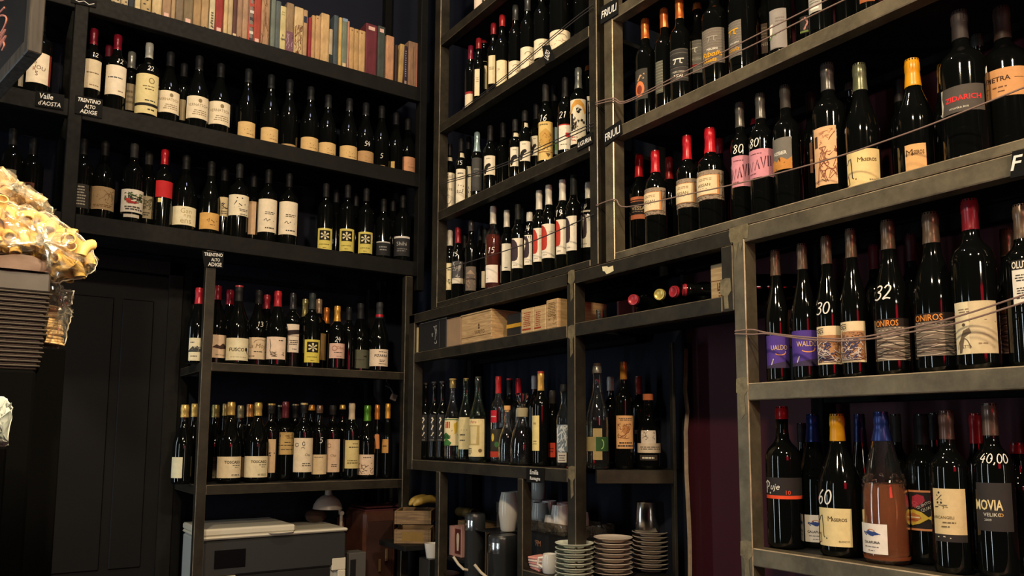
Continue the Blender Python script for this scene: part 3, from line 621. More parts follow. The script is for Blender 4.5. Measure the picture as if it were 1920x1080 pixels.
k3(1603, 640, 431, 'bottle with cream label and blue drawing, no price', kind='bg', cap=BRZ, capy=483, wpx=48, labs=[lab(1578, 603, 1623, 680, (228, 206, 164), *ARTD(21))])
def ONI(s, full='ONIROS'):
    q = random.Random(s); a = [R(0, 0, 1, .2, (40, 30, 26)), R(0, .2, 1, 1, (120, 108, 94)), T(full, .33, .105, .15, (222, 140, 60), .62, b=.01)]
    for i in range(17):
        v = .23+i*.045; ph = q.uniform(0, 6); am = q.uniform(.01, .04)
        a.append(ST([(.02+k*.96/9, min(.98, max(.21, v+am*math.sin(ph+k*.7)+.05*math.exp(-((k-3)/2)**2)*(-1)**i))) for k in range(10)], q.uniform(.012, .03), ((196, 178, 156), (58, 48, 42), (170, 150, 130), (84, 66, 56))[i % 4]))
    return a
k3(1674, 640, 415, 'bottle with swirling grey label and orange lettering, priced 32', kind='bg', cap=BRZ, capy=467, wpx=62, labs=[lab(1645, 598, 1705, 677, (44, 34, 30), *ONI(3))], price=('32', 1661, 548, 26))
k3(1756, 630, 400, 'bottle with swirling grey label and orange lettering, no price', kind='bg', cap=BRZ, capy=455, wpx=74, labs=[lab(1719, 587, 1794, 668, (44, 34, 30), *ONI(5))])
k3(1831, 615, 375, 'tall bottle with large cream label and maroon capsule', cap=MAR, capy=430, wpx=76, d=-.01,
   labs=[lab(1793, 565, 1869, 664, (206, 188, 150), R(.0, .0, .36, 1, (226, 210, 170)), PO([(.1, .98), (.12, .75), (.22, .55), (.36, .5), (.4, .6), (.25, .68), (.17, .98)], (112, 96, 76)), ST(curl(.22, .9, .14, .2, PI, 2*PI), .02, (112, 96, 76)), LN(.1, .12, .4, .22, 2, (130, 112, 90)), T('ETTA', .30, .86, .06, (80, 64, 48), .2), E(.24, .44, .04, .03, (90, 74, 56)), ST([(.36, .38), (.7, .36), (.96, .4)], .012, (150, 130, 100)), LN(.5, .78, .75, .84, 1, (150, 130, 100)))])
k3(1924, 560, 385, 'dark bottle with white label under a black band', cap=BRZ, capy=447, wpx=66,
   labs=[lab(1901, 487, 1955, 570, WHITE, R(0, 0, 1, .22, (38, 34, 32)), T('OLUT', .26, .11, .17, WHITE, .5, b=.02), LN(.1, .32, .9, .5, 3), LN(.1, .62, .8, .9, 5))])
k3(1898, 620, 430, 'swirl-labelled bottle half hidden at the right edge', kind='bg', cap=BRZ, capy=480, d=.10, wpx=56, labs=[lab(1873, 572, 1912, 664, (40, 30, 26), *ONI(7))])
k3(1643, 580, 461, 'maroon-capped bottle in the dark behind the drawing labels', cap=(96, 16, 26), capy=505, d=.12, wpx=40)
k3(1712, 560, 440, 'unlabelled dark bottle behind the orange lettering', cap=(60, 14, 22), capy=490, d=.13, wpx=40)
# --- lowest shelf
def k4(*a, **k): return bottle(K4, *a, **k)
CALA = lambda: [ST([(.2, .30), (.4, .24), (.62, .28), (.8, .34), (.55, .40), (.3, .38), (.2, .30)], .035, (50, 70, 130)), PO([(.22, .30), (.5, .25), (.8, .34), (.5, .41)], (50, 70, 130)), ST(curl(.5, .26, .13, .07, PI, 2*PI), .02, (206, 120, 60)), T('CALAFURIA', .5, .62, .085, (50, 44, 44), .92, b=.02), LN(.2, .74, .8, .8, 1, (120, 110, 110)), LN(.36, .86, .62, .92, 1, (120, 110, 110))]
def beads(col):
    def ex(root, pf, h, r, rn, az, mapper, ang, zz):
        m = MB(); q = random.Random(5)
        for i in range(46):
            a = az+q.uniform(-1.4, 1.4); z = q.uniform(.50, .585)*h; rr_ = rad_at(pf, z); s = q.uniform(.0018, .0032)
            m.lathe([(-s, 0), (-s*.6, s*.8), (0, s), (s*.6, s*.8), (s, 0)], col, 6, lambda p, a=a, z=z, rr_=rr_: (p[0]+rr_*math.cos(a), p[1]+rr_*math.sin(a), p[2]+z))
        m.build('embossed_grapes', root)
    return ex
k4(1470, 915, 764, 'dark bottle with red cap and black label with orange stripe', cap=(186, 28, 34), capy=787, wpx=64,
   labs=[lab(1438, 897, 1505, 937, (42, 38, 38), R(0, .84, 1, 1, (226, 78, 44)), ST([(.05, .2), (.04, .74)], .07, (225, 222, 210)), ST([(.0, .26), (.07, .16), (.14, .26), (.12, .42), (.04, .48), (.17, .76)], .07, (225, 222, 210)), T('uje', .28, .48, .36, (225, 222, 210), .32, sh=.25), T('10', .56, .70, .2, (226, 78, 44), .2))])
k4(1577, 985, 778, 'yellow-capped bottle with cream label, chalk price 60', kind='bg', cap=(214, 152, 24), capk='plastic', capy=828, wpx=78, labs=[lab(1538, 955, 1597, 1027, (224, 204, 150), *MAS())], price=('60', 1549, 934, 26))
k4(1531, 990, 778, 'blue-capped rosé with grape relief behind the yellow-capped bottle', kind='al', cap=(36, 52, 110), capy=830, wpx=62, d=.045, glass='dark', labs=[lab(1508, 967, 1552, 1018, (226, 218, 206), *CALA())], extra=beads(DARKGLASS))
k4(1662, 1010, 774, 'amber-pink rosé in clear glass with blue capsule in front', kind='al', cap=(36, 52, 110), capy=828, wpx=82, d=-.01, glass='clear', liquid=(244, 150, 100), lev=.52, labs=[lab(1618, 985, 1664, 1042, (230, 220, 208), *CALA())], extra=beads(CLEAR))
k4(1735, 955, 778, 'dark bottle with black fruit label edged in orange', cap=(36, 33, 32), capy=835, wpx=66,
   labs=[lab(1699, 921, 1766, 997, (42, 36, 34), R(0, 0, 1, .05, (214, 140, 90)), R(0, .95, 1, 1, (214, 140, 90)), E(.02, .3, .14, .2, (220, 110, 50)), E(.02, .3, .08, .12, (60, 34, 28)), PO([(.3, .16), (.42, .10), (.56, .14), (.58, .26), (.46, .36), (.36, .46), (.28, .34)], (176, 50, 66)), *scrib(.3, .14, .56, .42, 6, 8, .012, (206, 90, 100)), T('QUINTO', .55, .36, .075, OW, .4, rot=-.5), T('QUARTO', .68, .42, .085, OW, .45, rot=-.42),
     PO([(.08, .66), (.16, .52), (.32, .48), (.5, .54), (.64, .66), (.76, .58), (.86, .50), (.98, .48), (1, .86), (.8, .78), (.64, .7), (.46, .82), (.28, .88), (.12, .8)], (214, 180, 70)), PO([(.16, .64), (.3, .56), (.46, .62), (.5, .7), (.36, .8), (.2, .78)], (196, 120, 60)), R(.22, .66, .46, .69, (230, 210, 170)), R(.24, .73, .42, .755, (150, 60, 40)))])
k4(1783, 960, 772, 'dark bottle with plain cream label and brown capsule', cap=(84, 62, 54), capy=825, wpx=66, d=-.012,
   labs=[lab(1752, 918, 1811, 1004, (214, 190, 142), ST([(.14, .14), (.3, .26)], .018), ST([(.3, .14), (.14, .26)], .018), E(.22, .09, .03, .025), E(.17, .31, .03, .025), E(.28, .31, .03, .025), *scrib(.08, .36, .45, .46, 4, 3, .012, (80, 70, 56)), T('ARCANGELI', .32, .63, .06, (90, 74, 50), .6), LN(.24, .71, .7, .77, 1, (110, 94, 66)), LN(.24, .8, .5, .86, 1, (110, 94, 66))),
         lab(1753, 1004, 1811, 1018, (46, 42, 40), ST([(.1, .4), (.3, .3), (.5, .5)], .12, OW))])
k4(1866, 950, 758, 'dark bottle with black label, chalk price 40,00', cap=(110, 88, 74), capy=818, wpx=68, labs=[lab(1833, 907, 1898, 998, (52, 48, 47), T('MOVIA', .34, .46, .22, (226, 206, 150), .74, b=.02), T('VELIKO', .44, .66, .075, OW, .55, b=.01), E(.66, .66, .05, .035, (190, 140, 70)), E(.66, .66, .026, .02, (52, 48, 47)), T('2009', .32, .77, .05, (200, 196, 186), .2))], price=('40,00', 1871, 861, 17))
k4(1616, 900, 778, 'blue-capped rosé deep behind the amber-pink one', kind='al', cap=(34, 46, 96), capy=830, d=.09, wpx=50, extra=beads(DARKGLASS))
k4(1505, 860, 795, 'dark bottle in shadow behind the red-capped one', cap=(40, 20, 26), capy=830, d=.12, wpx=40)
k4(1683, 880, 778, 'dark brown-capped bottle behind the fruit label', cap=(60, 52, 48), capy=830, d=.09, wpx=44)
k4(1756, 880, 776, 'dark bottle with silver ring between the fruit and cream labels', cap=(44, 44, 46), capy=826, d=.10, wpx=40)
k4(1834, 880, 777, 'red-capped bottle deep between the cream and black labels', cap=(170, 30, 36), capy=833, d=.10, wpx=40)
k4(1910, 900, 832, 'short red-capped bottle at the right edge', cap=(140, 20, 30), capy=852, d=.10, wpx=44)

# ================================================================== CORNER RACK BOTTLES
F1 = Row('X', 1.452, 1.51, "on the corner rack's top shelf", 'bottles on the corner rack, top shelf', 1.645, 20)
F2 = Row('X', 1.452, 1.165, "on the corner rack's upper shelf", 'bottles on the corner rack, upper shelf', 1.645, 22)
F3 = Row('X', 1.447, .827, "on the corner rack's middle shelf", 'bottles on the corner rack, middle shelf', 1.645, 24)
F4 = Row('X', 1.447, .483, "on the corner rack's bottom shelf", 'bottles on the corner rack, bottom shelf', 1.645, 24)
bottle(F1, 901, 10, 0, 'left of two bottles showing only a scrap of label', h=.30, wpx=24, labs=[lab(889, -20, 904, 20, (206, 188, 170))])
bottle(F1, 920, -5, 0, 'right of two bottles showing only a scrap of label', h=.30, wpx=26, labs=[lab(907, -30, 919, 5, (206, 188, 160))])
def f2(*a, **k): return bottle(F2, *a, **k)
FR = (150, 34, 44)
f2(882, 190, 88, 'short-labelled bottle with a red strip nearest the corner', cap=(120, 26, 54), capy=111, wpx=22, labs=[lab(872, 172, 891, 203, (216, 200, 168), R(0, 0, 1, .14, (150, 40, 44)))])
f2(897, 155, 74, 'red-capped bottle with narrow cream label, first of four', cap=FR, capy=91, wpx=22, labs=[lab(890, 130, 899, 180, (220, 204, 168), LN(.3, .3, .9, .5, 3, (150, 130, 100)))])
f2(907, 140, 59, 'red-capped bottle with cream label, second of four', cap=FR, capy=76, wpx=22, labs=[lab(899, 114, 917, 167, (222, 206, 166), LN(.1, .3, .6, .52, 4, (120, 104, 80)))])
f2(925, 130, 46, 'red-capped bottle with cream label, third of four, chalk 9', cap=FR, capy=64, wpx=24, labs=[lab(916, 104, 934, 157, (222, 206, 166), LN(.1, .4, .6, .52, 3, (120, 104, 80)))], price=('9', 931, 92, 9))
f2(941, 137, 31, 'red-capped bottle with cream label, last of four', cap=(176, 40, 44), capy=49, wpx=26, d=-.005, labs=[lab(931, 113, 950, 161, (224, 208, 168), LN(.1, .3, .4, .4, 2, (150, 130, 100)))])
SQG = [ST(curl(.55, .36, .2, .12, PI, 2.1*PI), .03, (110, 96, 76)), ST(curl(.7, .5, .12, .1, 0, PI), .02, (110, 96, 76)), *scrib(.15, .6, .8, .95, 5, 3, .02, (130, 112, 88))]
for i, (x, y0, y1, yt, w, ds) in enumerate(((966, 114, 146, 0, 26, 'first'), (989, 88, 128, -16, 28, 'second'), (1016, 73, 108, -28, 31, 'third'), (1050, 56, 90, -50, 40, 'last'))):
    f2(x, (y0+y1)/2, yt, 'grey-capped bottle with short cream label, %s of four' % ds, h=.305, cap=(78, 80, 80), wpx=w, labs=[lab(x-w*.5+1, y0, x+w*.5-1, y1, (224, 210, 180), *SQG)])
f2(1092, 70, 24, 'unlabelled bottle against the rack post', h=.30, cap=(70, 70, 70), wpx=34, d=.05)
def f3(*a, **k): return bottle(F3, *a, **k)
NKL = lambda x0, x1, y0, y1: lab(x0, y0, x1, y1, (206, 196, 170))
BIRD = [PO([(0, .72), (.1, .55), (.28, .44), (.5, .40), (.62, .46), (.6, .56), (.42, .62), (.3, .76), (.2, .95), (.06, .95)], (28, 26, 26)), ST([(.6, .5), (.9, .52)], .025), LN(.2, .12, .6, .18, 1)]
f3(842, 360, 272, 'slim bottle with tall white label and curved line', cap=BLKC, capy=292, wpx=22, labs=[lab(832, 324, 852, 395, (226, 216, 190), T('Sol', .5, .10, .10, (60, 50, 40), .7), ST([(.1, .42), (.6, .3)], .012), T('1021', .6, .44, .06), ST([(0, .52), (1, .50)], .008), ST(curl(.35, .72, .3, .12, 0, 5), .012), R(.1, .88, .4, .9)), NKL(836, 850, 293, 300)])
f3(864, 350, 262, 'slim bottle with tall white lettered label, chalk 15', cap=BLKC, capy=284, wpx=22, labs=[lab(855, 317, 872, 386, (224, 214, 188), T('SELVE', .5, .55, .16, (50, 44, 40), .8, rot=-1.4), LN(.1, .08, .9, .16, 1)), NKL(862, 876, 285, 294)], price=('15', 862, 306, 8))
f3(878, 345, 258, 'slim bottle with two-part white label behind the lettered one', cap=BLKC, capy=280, wpx=20, d=.03, labs=[lab(870, 312, 886, 376, (214, 206, 184), R(0, .28, 1, .31, (60, 56, 50)), *scrib(.1, .5, .9, .95, 5, 2, .015))])
f3(894, 325, 250, 'clear-grey bottle with pale blue capsule', cap=(150, 176, 180), capy=285, wpx=22, labs=[lab(885, 296, 903, 358, (66, 66, 64), LN(.2, .3, .8, .6, 3, (110, 110, 104)))])
f3(919, 310, 238, 'lone bottle with a black bird label', cap=BLKC, wpx=25, labs=[lab(908, 292, 928, 328, (222, 212, 188), *BIRD)])
f3(943, 300, 232, 'unlabelled dark bottle between the bird labels', cap=BLKC, wpx=22, d=.04)
f3(966, 294, 226, 'bird label bottle, left of three in a row', cap=BLKC, capy=246, wpx=25, labs=[lab(957, 276, 976, 312, (222, 212, 188), *BIRD), NKL(963, 978, 247, 255)])
f3(984, 284, 210, 'bird label bottle, middle of three in a row', cap=BLKC, capy=227, wpx=25, labs=[lab(975, 265, 994, 302, (222, 212, 188), *BIRD), NKL(983, 997, 228, 236)])
f3(1006, 274, 196, 'bird label bottle, right of three in a row', cap=BLKC, wpx=26, d=.02, labs=[lab(997, 255, 1011, 292, (222, 212, 188), *BIRD)])
f3(1023, 265, 160, 'bottle with tall golden label beside the bird labels', cap=(52, 50, 48), capy=190, wpx=30, labs=[lab(1010, 228, 1036, 300, (212, 182, 112), PO([(.1, .3), (.5, .18), (.9, .32), (.8, .6), (.4, .7), (.15, .5)], (190, 150, 76)), *scrib(.05, .3, .95, .75, 9, 6, .014, (150, 104, 50)), R(0, .78, 1, .8, (150, 104, 50)), PO([(.5, .82), (.8, .84), (.65, .93)], (100, 80, 50)), LN(.1, .05, .7, .1, 1, (110, 90, 50)))], price=('16', 1019, 222, 12))
f3(1040, 265, 160, 'dark bottle with narrow pale blue label', cap=BLKC, wpx=26, d=.045, labs=[lab(1033, 239, 1048, 290, (150, 172, 170), R(0, .55, 1, .85, (110, 150, 90)))])
f3(1060, 255, 148, 'bottle with white label and red square, chalk 21', cap=BLKC, capy=182, wpx=30, labs=[lab(1048, 233, 1073, 280, (226, 216, 196), R(.48, .35, .92, .52, (186, 36, 36)), R(0, 0, 1, .04, (186, 60, 50)), ST([(.1, .2), (.5, .16)], .03), ST([(0, .95), (.9, .45)], .015, (120, 110, 100)), LN(.1, .78, .6, .84, 1))], price=('21', 1056, 216, 12))
f3(1085, 235, 130, 'bottle with arched orange label of zebra stripes', cap=(120, 122, 116), capy=166, wpx=34, labs=[lab(1070, 186, 1098, 270, (222, 210, 184), PO([(0, 1), (0, .3), (.12, .12), (.35, .02), (.65, .02), (.88, .12), (1, .3), (1, 1)], (222, 210, 184)), PO([(0, .3), (.12, .12), (.35, .02), (.65, .02), (.88, .12), (1, .3), (.9, .34), (.75, .18), (.5, .12), (.25, .18), (.1, .34)], (206, 150, 66)), *scrib(.15, .2, .9, .7, 9, 12, .055, (36, 32, 30)), E(.6, .42, .12, .06, (222, 210, 184)), *scrib(.05, .76, .95, .96, 6, 13, .014, (190, 90, 80)))])
f3(1104, 215, 118, 'orange-capped bottle with white label against the post', cap=(180, 96, 50), capy=132, wpx=32, d=.035, labs=[lab(1094, 181, 1114, 247, (224, 214, 196), LN(.2, .1, .7, .2, 1), T('VI', .5, .5, .1))])
def f4(*a, **k): return bottle(F4, *a, **k)
LW = (226, 216, 194); DV = (58, 46, 52); RV = (178, 56, 42)
HALF = lambda c: [PO([(0, .02)]+[(.46*math.sin(a), .36-.34*math.cos(a)) for a in [k*PI/10 for k in range(1, 6)]]+[(.46, .62), (.40, .72), (.26, .76), (0, .76)], c), T('vino', .3, .90, .05, (70, 60, 56), .35), LN(.55, .2, .9, .3, 2, (160, 150, 134))]
f4(829, 515, 440, 'bottle with plain cream label nearest the corner', cap=BLKC, capy=464, wpx=22, labs=[lab(822, 495, 838, 532, (214, 200, 160), LN(.2, .2, .7, .35, 2))])
f4(843, 520, 433, 'white-capped bottle with long cream label', cap=(206, 200, 184), capy=461, wpx=22, d=-.005, labs=[lab(836, 494, 850, 544, (216, 202, 160), *scrib(.3, .6, .9, .95, 3, 4, .02), LN(.2, .2, .8, .3, 1))])
f4(858, 515, 428, 'red-capped bottle with ornate silver label, chalk 15', cap=(150, 30, 40), capy=456, wpx=24, labs=[lab(848, 490, 868, 532, (74, 72, 72), *scrib(.1, .05, .9, .72, 8, 9, .03, (170, 166, 160)), R(0, .76, 1, 1, (210, 200, 178)))], price=('15', 853, 477, 8))
f4(871, 528, 440, 'bottle showing a sliver of white label', cap=BLKC, wpx=20, d=.04, labs=[lab(866, 510, 873, 548, (206, 196, 170))])
f4(883, 520, 415, 'bottle with grey pictorial label and grey capsule', cap=(70, 66, 64), capy=433, wpx=24, labs=[lab(873, 500, 892, 545, (104, 94, 84), PO([(.1, .3), (.5, .15), (.9, .34)], (150, 130, 110)), *scrib(.1, .4, .9, .9, 8, 4, .02, (150, 124, 104)), R(.05, .5, .95, .54, (60, 50, 46)))])
f4(900, 520, 425, 'dark bottle in shadow behind the grey label', cap=BLKC, wpx=20, d=.07)
f4(909, 525, 430, 'bottle with thin cream label sliver beside the rosé', cap=BLKC, wpx=20, d=.05, labs=[lab(903, 509, 912, 540, (206, 192, 160))])
f4(924, 513, 388, 'white-capped orange-pink rosé with square white label', cap=LW, capy=420, wpx=30, glass='clear', liquid=(176, 70, 56), lev=.66, labs=[lab(911, 497, 933, 530, (228, 218, 202), LN(.1, .75, .3, .8, 1))], price=('15', 921, 470, 11))
f4(921, 480, 426, 'red-capped bottle behind the rosé', cap=(140, 30, 38), capy=453, wpx=22, d=.10)
f4(950, 490, 396, 'white-capped bottle with plain white label beside the rosé', cap=LW, capy=426, wpx=24, d=.02, labs=[lab(941, 457, 957, 508, LW, LN(.3, .85, .7, .92, 1))])
f4(971, 480, 385, 'dark-capped bottle with purple half-moon label, first in line', cap=(34, 36, 30), capy=412, wpx=27, labs=[lab(960, 447, 983, 503, LW, *HALF(DV))])
f4(993, 475, 400, 'white-capped bottle with purple half-moon label, chalk 24', cap=(206, 200, 184), capy=415, wpx=27, labs=[lab(983, 441, 1003, 497, LW, *HALF(DV))], price=('24', 988, 427, 11))
f4(981, 440, 378, 'dark bottle behind the half-moon labels', cap=(38, 40, 34), wpx=24, d=.10)
f4(1011, 465, 359, 'white-capped bottle with red half-moon label, first of three', cap=LW, capy=393, wpx=28, labs=[lab(1000, 428, 1019, 491, LW, *HALF(RV))])
f4(1029, 455, 349, 'white-capped bottle with red half-moon label, second of three', cap=LW, capy=384, wpx=28, labs=[lab(1016, 420, 1040, 484, LW, *HALF(RV))])
f4(1055, 450, 339, 'white-capped bottle with red half-moon label, last of three', cap=LW, capy=376, wpx=31, labs=[lab(1043, 412, 1062, 477, LW, *HALF(RV))], price=('19', 1048, 400, 12))
f4(1076, 440, 330, 'dark-capped bottle with purple half-moon label near the post', cap=(36, 38, 34), capy=366, wpx=31, labs=[lab(1062, 405, 1081, 470, LW, *HALF(DV))])
f4(1104, 430, 344, 'white-capped bottle with purple half-moon label against the post', cap=LW, capy=372, wpx=31, d=.03, labs=[lab(1090, 394, 1115, 464, LW, *HALF(DV))], price=('24', 1096, 386, 12))

# ================================================================== LIQUOR SHELF
HR = Row('X', 1.45, HZ, 'on the liquor shelf', 'bottles on the liquor shelf', 1.645, 24)
def hb(*a, **k): return bottle(HR, *a, **k)
SQUIG = [ST([(.45, .1), (.6, .18), (.4, .3), (.6, .42), (.42, .55), (.65, .68), (.4, .8), (.7, .86)], .045, OW), E(.5, .14, .12, .03, OW), LN(.2, .93, .8, .97, 1, (150, 146, 138))]
def tstop(root, pf, h, r, rn, az, mapper, ang, zz):
    MB().lathe([(h-.002, rn*.8), (h+.002, rn*.8), (h+.0022, rn*1.5), (h+.009, rn*1.5), (h+.0094, 0)], colmat((26, 26, 28), 'plastic'), 16).build('stopper', root)
def decstop(root, pf, h, r, rn, az, mapper, ang, zz):
    m = MB().lathe([(h-.012, rn*.9), (h+.001, rn*1.0), (h+.004, rn*.7), (h+.010, rn*.62), (h+.014, rn*.85), (h+.020, rn*1.05), (h+.034, rn*1.3), (h+.044, rn*1.28), (h+.046, rn*1.1), (h+.046, 0)], CLEAR, 12); m.build('glass_stopper', root)
    MB().lathe([(h-.030, rn*1.05), (h-.029, rn*1.25), (h-.010, rn*1.28), (h-.002, rn*1.2), (h-.001, rn*1.0)], colmat((150, 140, 110), 'cork'), 16).build('collar', root)
hb(979, 830, 765, 'bell-shaped glass decanter with glass stopper and dark liquor', kind='dec', glass='clear', cap=None, wpx=46, d=-.02, liquid=(24, 14, 10), lev=.66, extra=decstop)
hb(951, 830, 770, 'small glass jug bottle with cork and dark liqueur', kind='jug', glass='clear', cap=None, wpx=33, d=-.02, liquid=(40, 16, 8), lev=.56, stopper=((206, 156, 96), 1.05, .014))
for x, yt, ds in ((797, 723, 'left'), (814, 721, 'middle'), (829, 720, 'right')):
    hb(x, 810, yt, '%s one of three matching black bottles with white squiggle labels' % ds, kind='sq', cap=None, wpx=24, d=-.005 if ds == 'left' else .0, labs=[lab(x-10, 778, x+4, 828, (34, 34, 36), *SQUIG)], extra=tstop)
hb(848, 810, 714, 'clear bottle with green and red patterned label and cork', kind='bg', glass='clear', cap=(150, 130, 80), capy=728, wpx=30, liquid=(200, 205, 190), lev=.6,
   labs=[lab(833, 785, 859, 836, (222, 206, 160), PO([(0, .6), (.25, .52), (.45, .62), (.5, .76), (0, .78)], (50, 100, 50)), PO([(.0, .86), (.3, .74), (.6, .9), (.5, 1), (0, 1)], (60, 110, 56)), T('ill', .34, .24, .24, (170, 36, 36), .5, b=.03), T('DOLE', .3, .68, .1, (40, 40, 30), .5, b=.02), R(0, .03, 1, .06, (60, 110, 60)), PO([(.7, .2), (.95, .1), (.9, .5), (.75, .6)], (200, 170, 60)), ST([(.6, .45), (.95, .6)], .05, (60, 100, 50)))], stopper=((190, 160, 100), 1.2, .006))
hb(873, 810, 712, 'greenish clear bottle with plain dotted cream label', kind='bg', glass='green', cap=None, wpx=30, liquid=(90, 84, 60), lev=.55, d=.012, labs=[lab(860, 783, 882, 843, (206, 190, 140), E(.3, .4, .03, .012), E(.5, .4, .03, .012), E(.7, .4, .03, .012), LN(.15, .5, .6, .6, 1), LN(.15, .68, .6, .76, 1))], stopper=((170, 140, 96), .9, .003))
hb(896, 810, 709, 'greenish clear bottle with tall cream label picturing a glass', kind='bg', glass='green', cap=None, wpx=34, d=-.01, liquid=(90, 84, 60), lev=.55,
   labs=[lab(879, 786, 908, 857, (218, 202, 150), R(.08, .17, .72, .70, (176, 156, 100)), PO([(.2, .2), (.6, .2), (.56, .66), (.26, .66)], (206, 190, 140)), T("Pere", .4, .08, .07, (190, 70, 60), .6, sh=.3), LN(.0, .76, .34, .95, 4), E(.76, .84, .1, .05, (110, 90, 60)))], stopper=((60, 60, 56), .9, .003))
hb(934, 800, 707, 'clear bottle with red screw cap and red label', kind='bx', glass='clear', cap=(170, 34, 36), capy=738, wpx=28, liquid=(120, 40, 34), lev=.4, d=.01, labs=[lab(918, 770, 931, 793, (180, 30, 44), LN(.1, .4, .9, .6, 1, (220, 180, 170))), lab(920, 805, 942, 858, (52, 48, 36), E(.3, .3, .12, .14, (206, 170, 60)), E(.6, .55, .14, .1, (60, 110, 60)), R(0, .8, 1, 1, (190, 60, 40)))])
hb(955, 800, 711, 'dark bottle with red-ringed black cap behind the small jug', cap=(26, 26, 28), capy=738, wpx=28, d=.09, lip=(170, 40, 40))
hb(972, 790, 711, 'red-capsuled dark bottle behind the decanter', cap=(170, 28, 44), capy=740, wpx=28, d=.08)
hb(1002, 790, 706, 'silver-capped bottle behind the decanter', cap=(186, 180, 176), capy=730, wpx=28, d=.11)
hb(1014, 810, 698, 'dark bottle with gold capsule and narrow cream label', cap=(206, 160, 80), capy=733, wpx=32, d=-.01, labs=[lab(996, 780, 1011, 846, (218, 198, 130), T('86', .5, .22, .07, (90, 70, 40), .6), LN(.3, .7, .8, .76, 1), R(.25, .8, .75, .81))], lip=(150, 50, 40))
hb(1036, 820, 733, 'small dark bottle with orange-red lower label', kind='bx', cap=(60, 56, 52), capy=757, wpx=22, d=.005, labs=[lab(1028, 831, 1041, 858, (206, 70, 48), LN(.1, .3, .8, .7, 2, (110, 30, 24)))])
hb(1057, 830, 722, 'clear bottle covered in white ornament beside the post', kind='sq', glass='clear', cap=(30, 30, 32), capy=735, wpx=28, d=-.02, labs=[lab(1045, 797, 1065, 848, (120, 132, 140), *scrib(.05, .02, .95, .98, 16, 6, .03, (216, 220, 220))), lab(1046, 849, 1062, 868, (206, 200, 186), LN(.1, .2, .9, .9, 3, (90, 60, 60)))])
# ================================================================== NICHE BOTTLES
IR = Row('X', 1.5, -.096, 'in the niche', 'bottles in the narrow niche rack', 1.69, 28)
def ib(*a, **k): return bottle(IR, *a, **k)
ib(1121, 830, 688, 'clear spirit bottle with crossed tan and green label', kind='bg', glass='clear', cap=(120, 120, 112), capy=700, wpx=44, basey=880, liquid=(205, 214, 200), lev=.47,
   labs=[lab(1112, 804, 1129, 863, (150, 134, 90)), lab(1100, 820, 1140, 847, (134, 122, 84), R(.46, 0, 1, 1, (44, 76, 40)), ST(curl(.64, .5, .12, .34, -1.2, 1.4), .06, (150, 190, 120)))], stopper=((60, 46, 40), .9, .008))
ib(1171, 820, 680, 'dark bottle with gold capsule and ornate tan label', kind='bx', cap=(206, 150, 66), capy=712, wpx=33, basey=880, labs=[lab(1156, 780, 1187, 842, (206, 160, 110), LN(.12, .06, .9, .16, 2), E(.5, .42, .16, .14, (176, 124, 76)), *scrib(.12, .25, .88, .7, 12, 9, .014, (120, 70, 40)), LN(.1, .78, .9, .96, 2))])
ib(1217, 850, 752, 'squat dark flask with cork stopper and white band label', kind='wh', cap=None, wpx=44, basey=880, labs=[lab(1203, 808, 1230, 832, (206, 194, 176), *scrib(.1, .1, .9, .9, 6, 4, .03, (90, 80, 74))), lab(1196, 832, 1240, 850, (200, 184, 160), LN(.1, .3, .9, .7, 2)), lab(1200, 854, 1232, 864, (60, 54, 50), LN(.1, .2, .9, .9, 1, OW))], stopper=((190, 110, 66), 1.25, .018))
ib(1146, 820, 703, 'dark silver-capped bottle behind the clear spirit', cap=(190, 184, 174), capy=733, wpx=30, basey=876, h=.27)
ib(1199, 815, 706, 'dark red-capped bottle behind the tan label', cap=(150, 60, 44), capy=740, wpx=30, basey=877, h=.27, labs=[lab(1190, 807, 1200, 814, (200, 170, 160))])

# ================================================================== LEFT WALL BOTTLES
BR = Row('Y', 3.0, 1.105, 'on the shelf below the books', 'bottles on the shelf below the books', 3.27, 20)
CR = Row('Y', 3.0, .72, "on the lowest wall-rack shelf", 'bottles on the lowest shelf of the wall rack', 3.27, 20)
DR = Row('Y', 3.0, .252, 'on second shelf above printer', 'bottles on the second shelf above the printer', 3.26, 20)
ER = Row('Y', 3.0, -.18, 'on shelf directly above printer', 'bottles on the shelf directly above the printer', 3.26, 20)
def bb_(*a, **k): return bottle(BR, *a, **k)
L3 = [LN(.15, .42, .9, .5, 1, (100, 84, 64)), LN(.3, .84, .9, .92, 1, (130, 112, 88))]
bb_(72, 130, 20, 'white-labelled bottle with brown letters beside the chalkboard', wpx=46, labs=[lab(50, 98, 95, 156, (226, 212, 186), R(.88, 0, 1, 1, (116, 40, 34)), T('IL', .42, .10, .12, (110, 70, 50)), T('S', .36, .32, .14, (110, 70, 50)), T('JOU', .52, .52, .16, (80, 44, 30), .6, rot=.2), T('S', .42, .70, .14, (90, 50, 36)), T('R', .34, .56, .12, (150, 90, 60)))])
bb_(41, 145, 30, 'dark bottle with label sliver behind the brown-lettered one', wpx=40, d=.09, labs=[lab(35, 130, 48, 163, (180, 170, 150))])
bb_(172, 140, 53, 'red-capped bottle with plain cream label, chalk 12', cap=(116, 20, 40), capy=82, wpx=35, labs=[lab(156, 111, 189, 166, (206, 192, 162), *L3)], price=('12', 177, 102, 9))
bb_(217, 150, 65, 'red-capped bottle with white label, second from the post', cap=(130, 20, 44), capy=92, wpx=38, labs=[lab(198, 122, 236, 178, (222, 210, 186), LN(.15, .38, .9, .46, 1), LN(.6, .82, .9, .9, 1, (130, 112, 88)))], price=('12', 224, 114, 9))
bb_(203, 130, 80, 'red-capped bottle half hidden behind the white label', cap=(110, 18, 40), capy=106, wpx=34, d=.10)
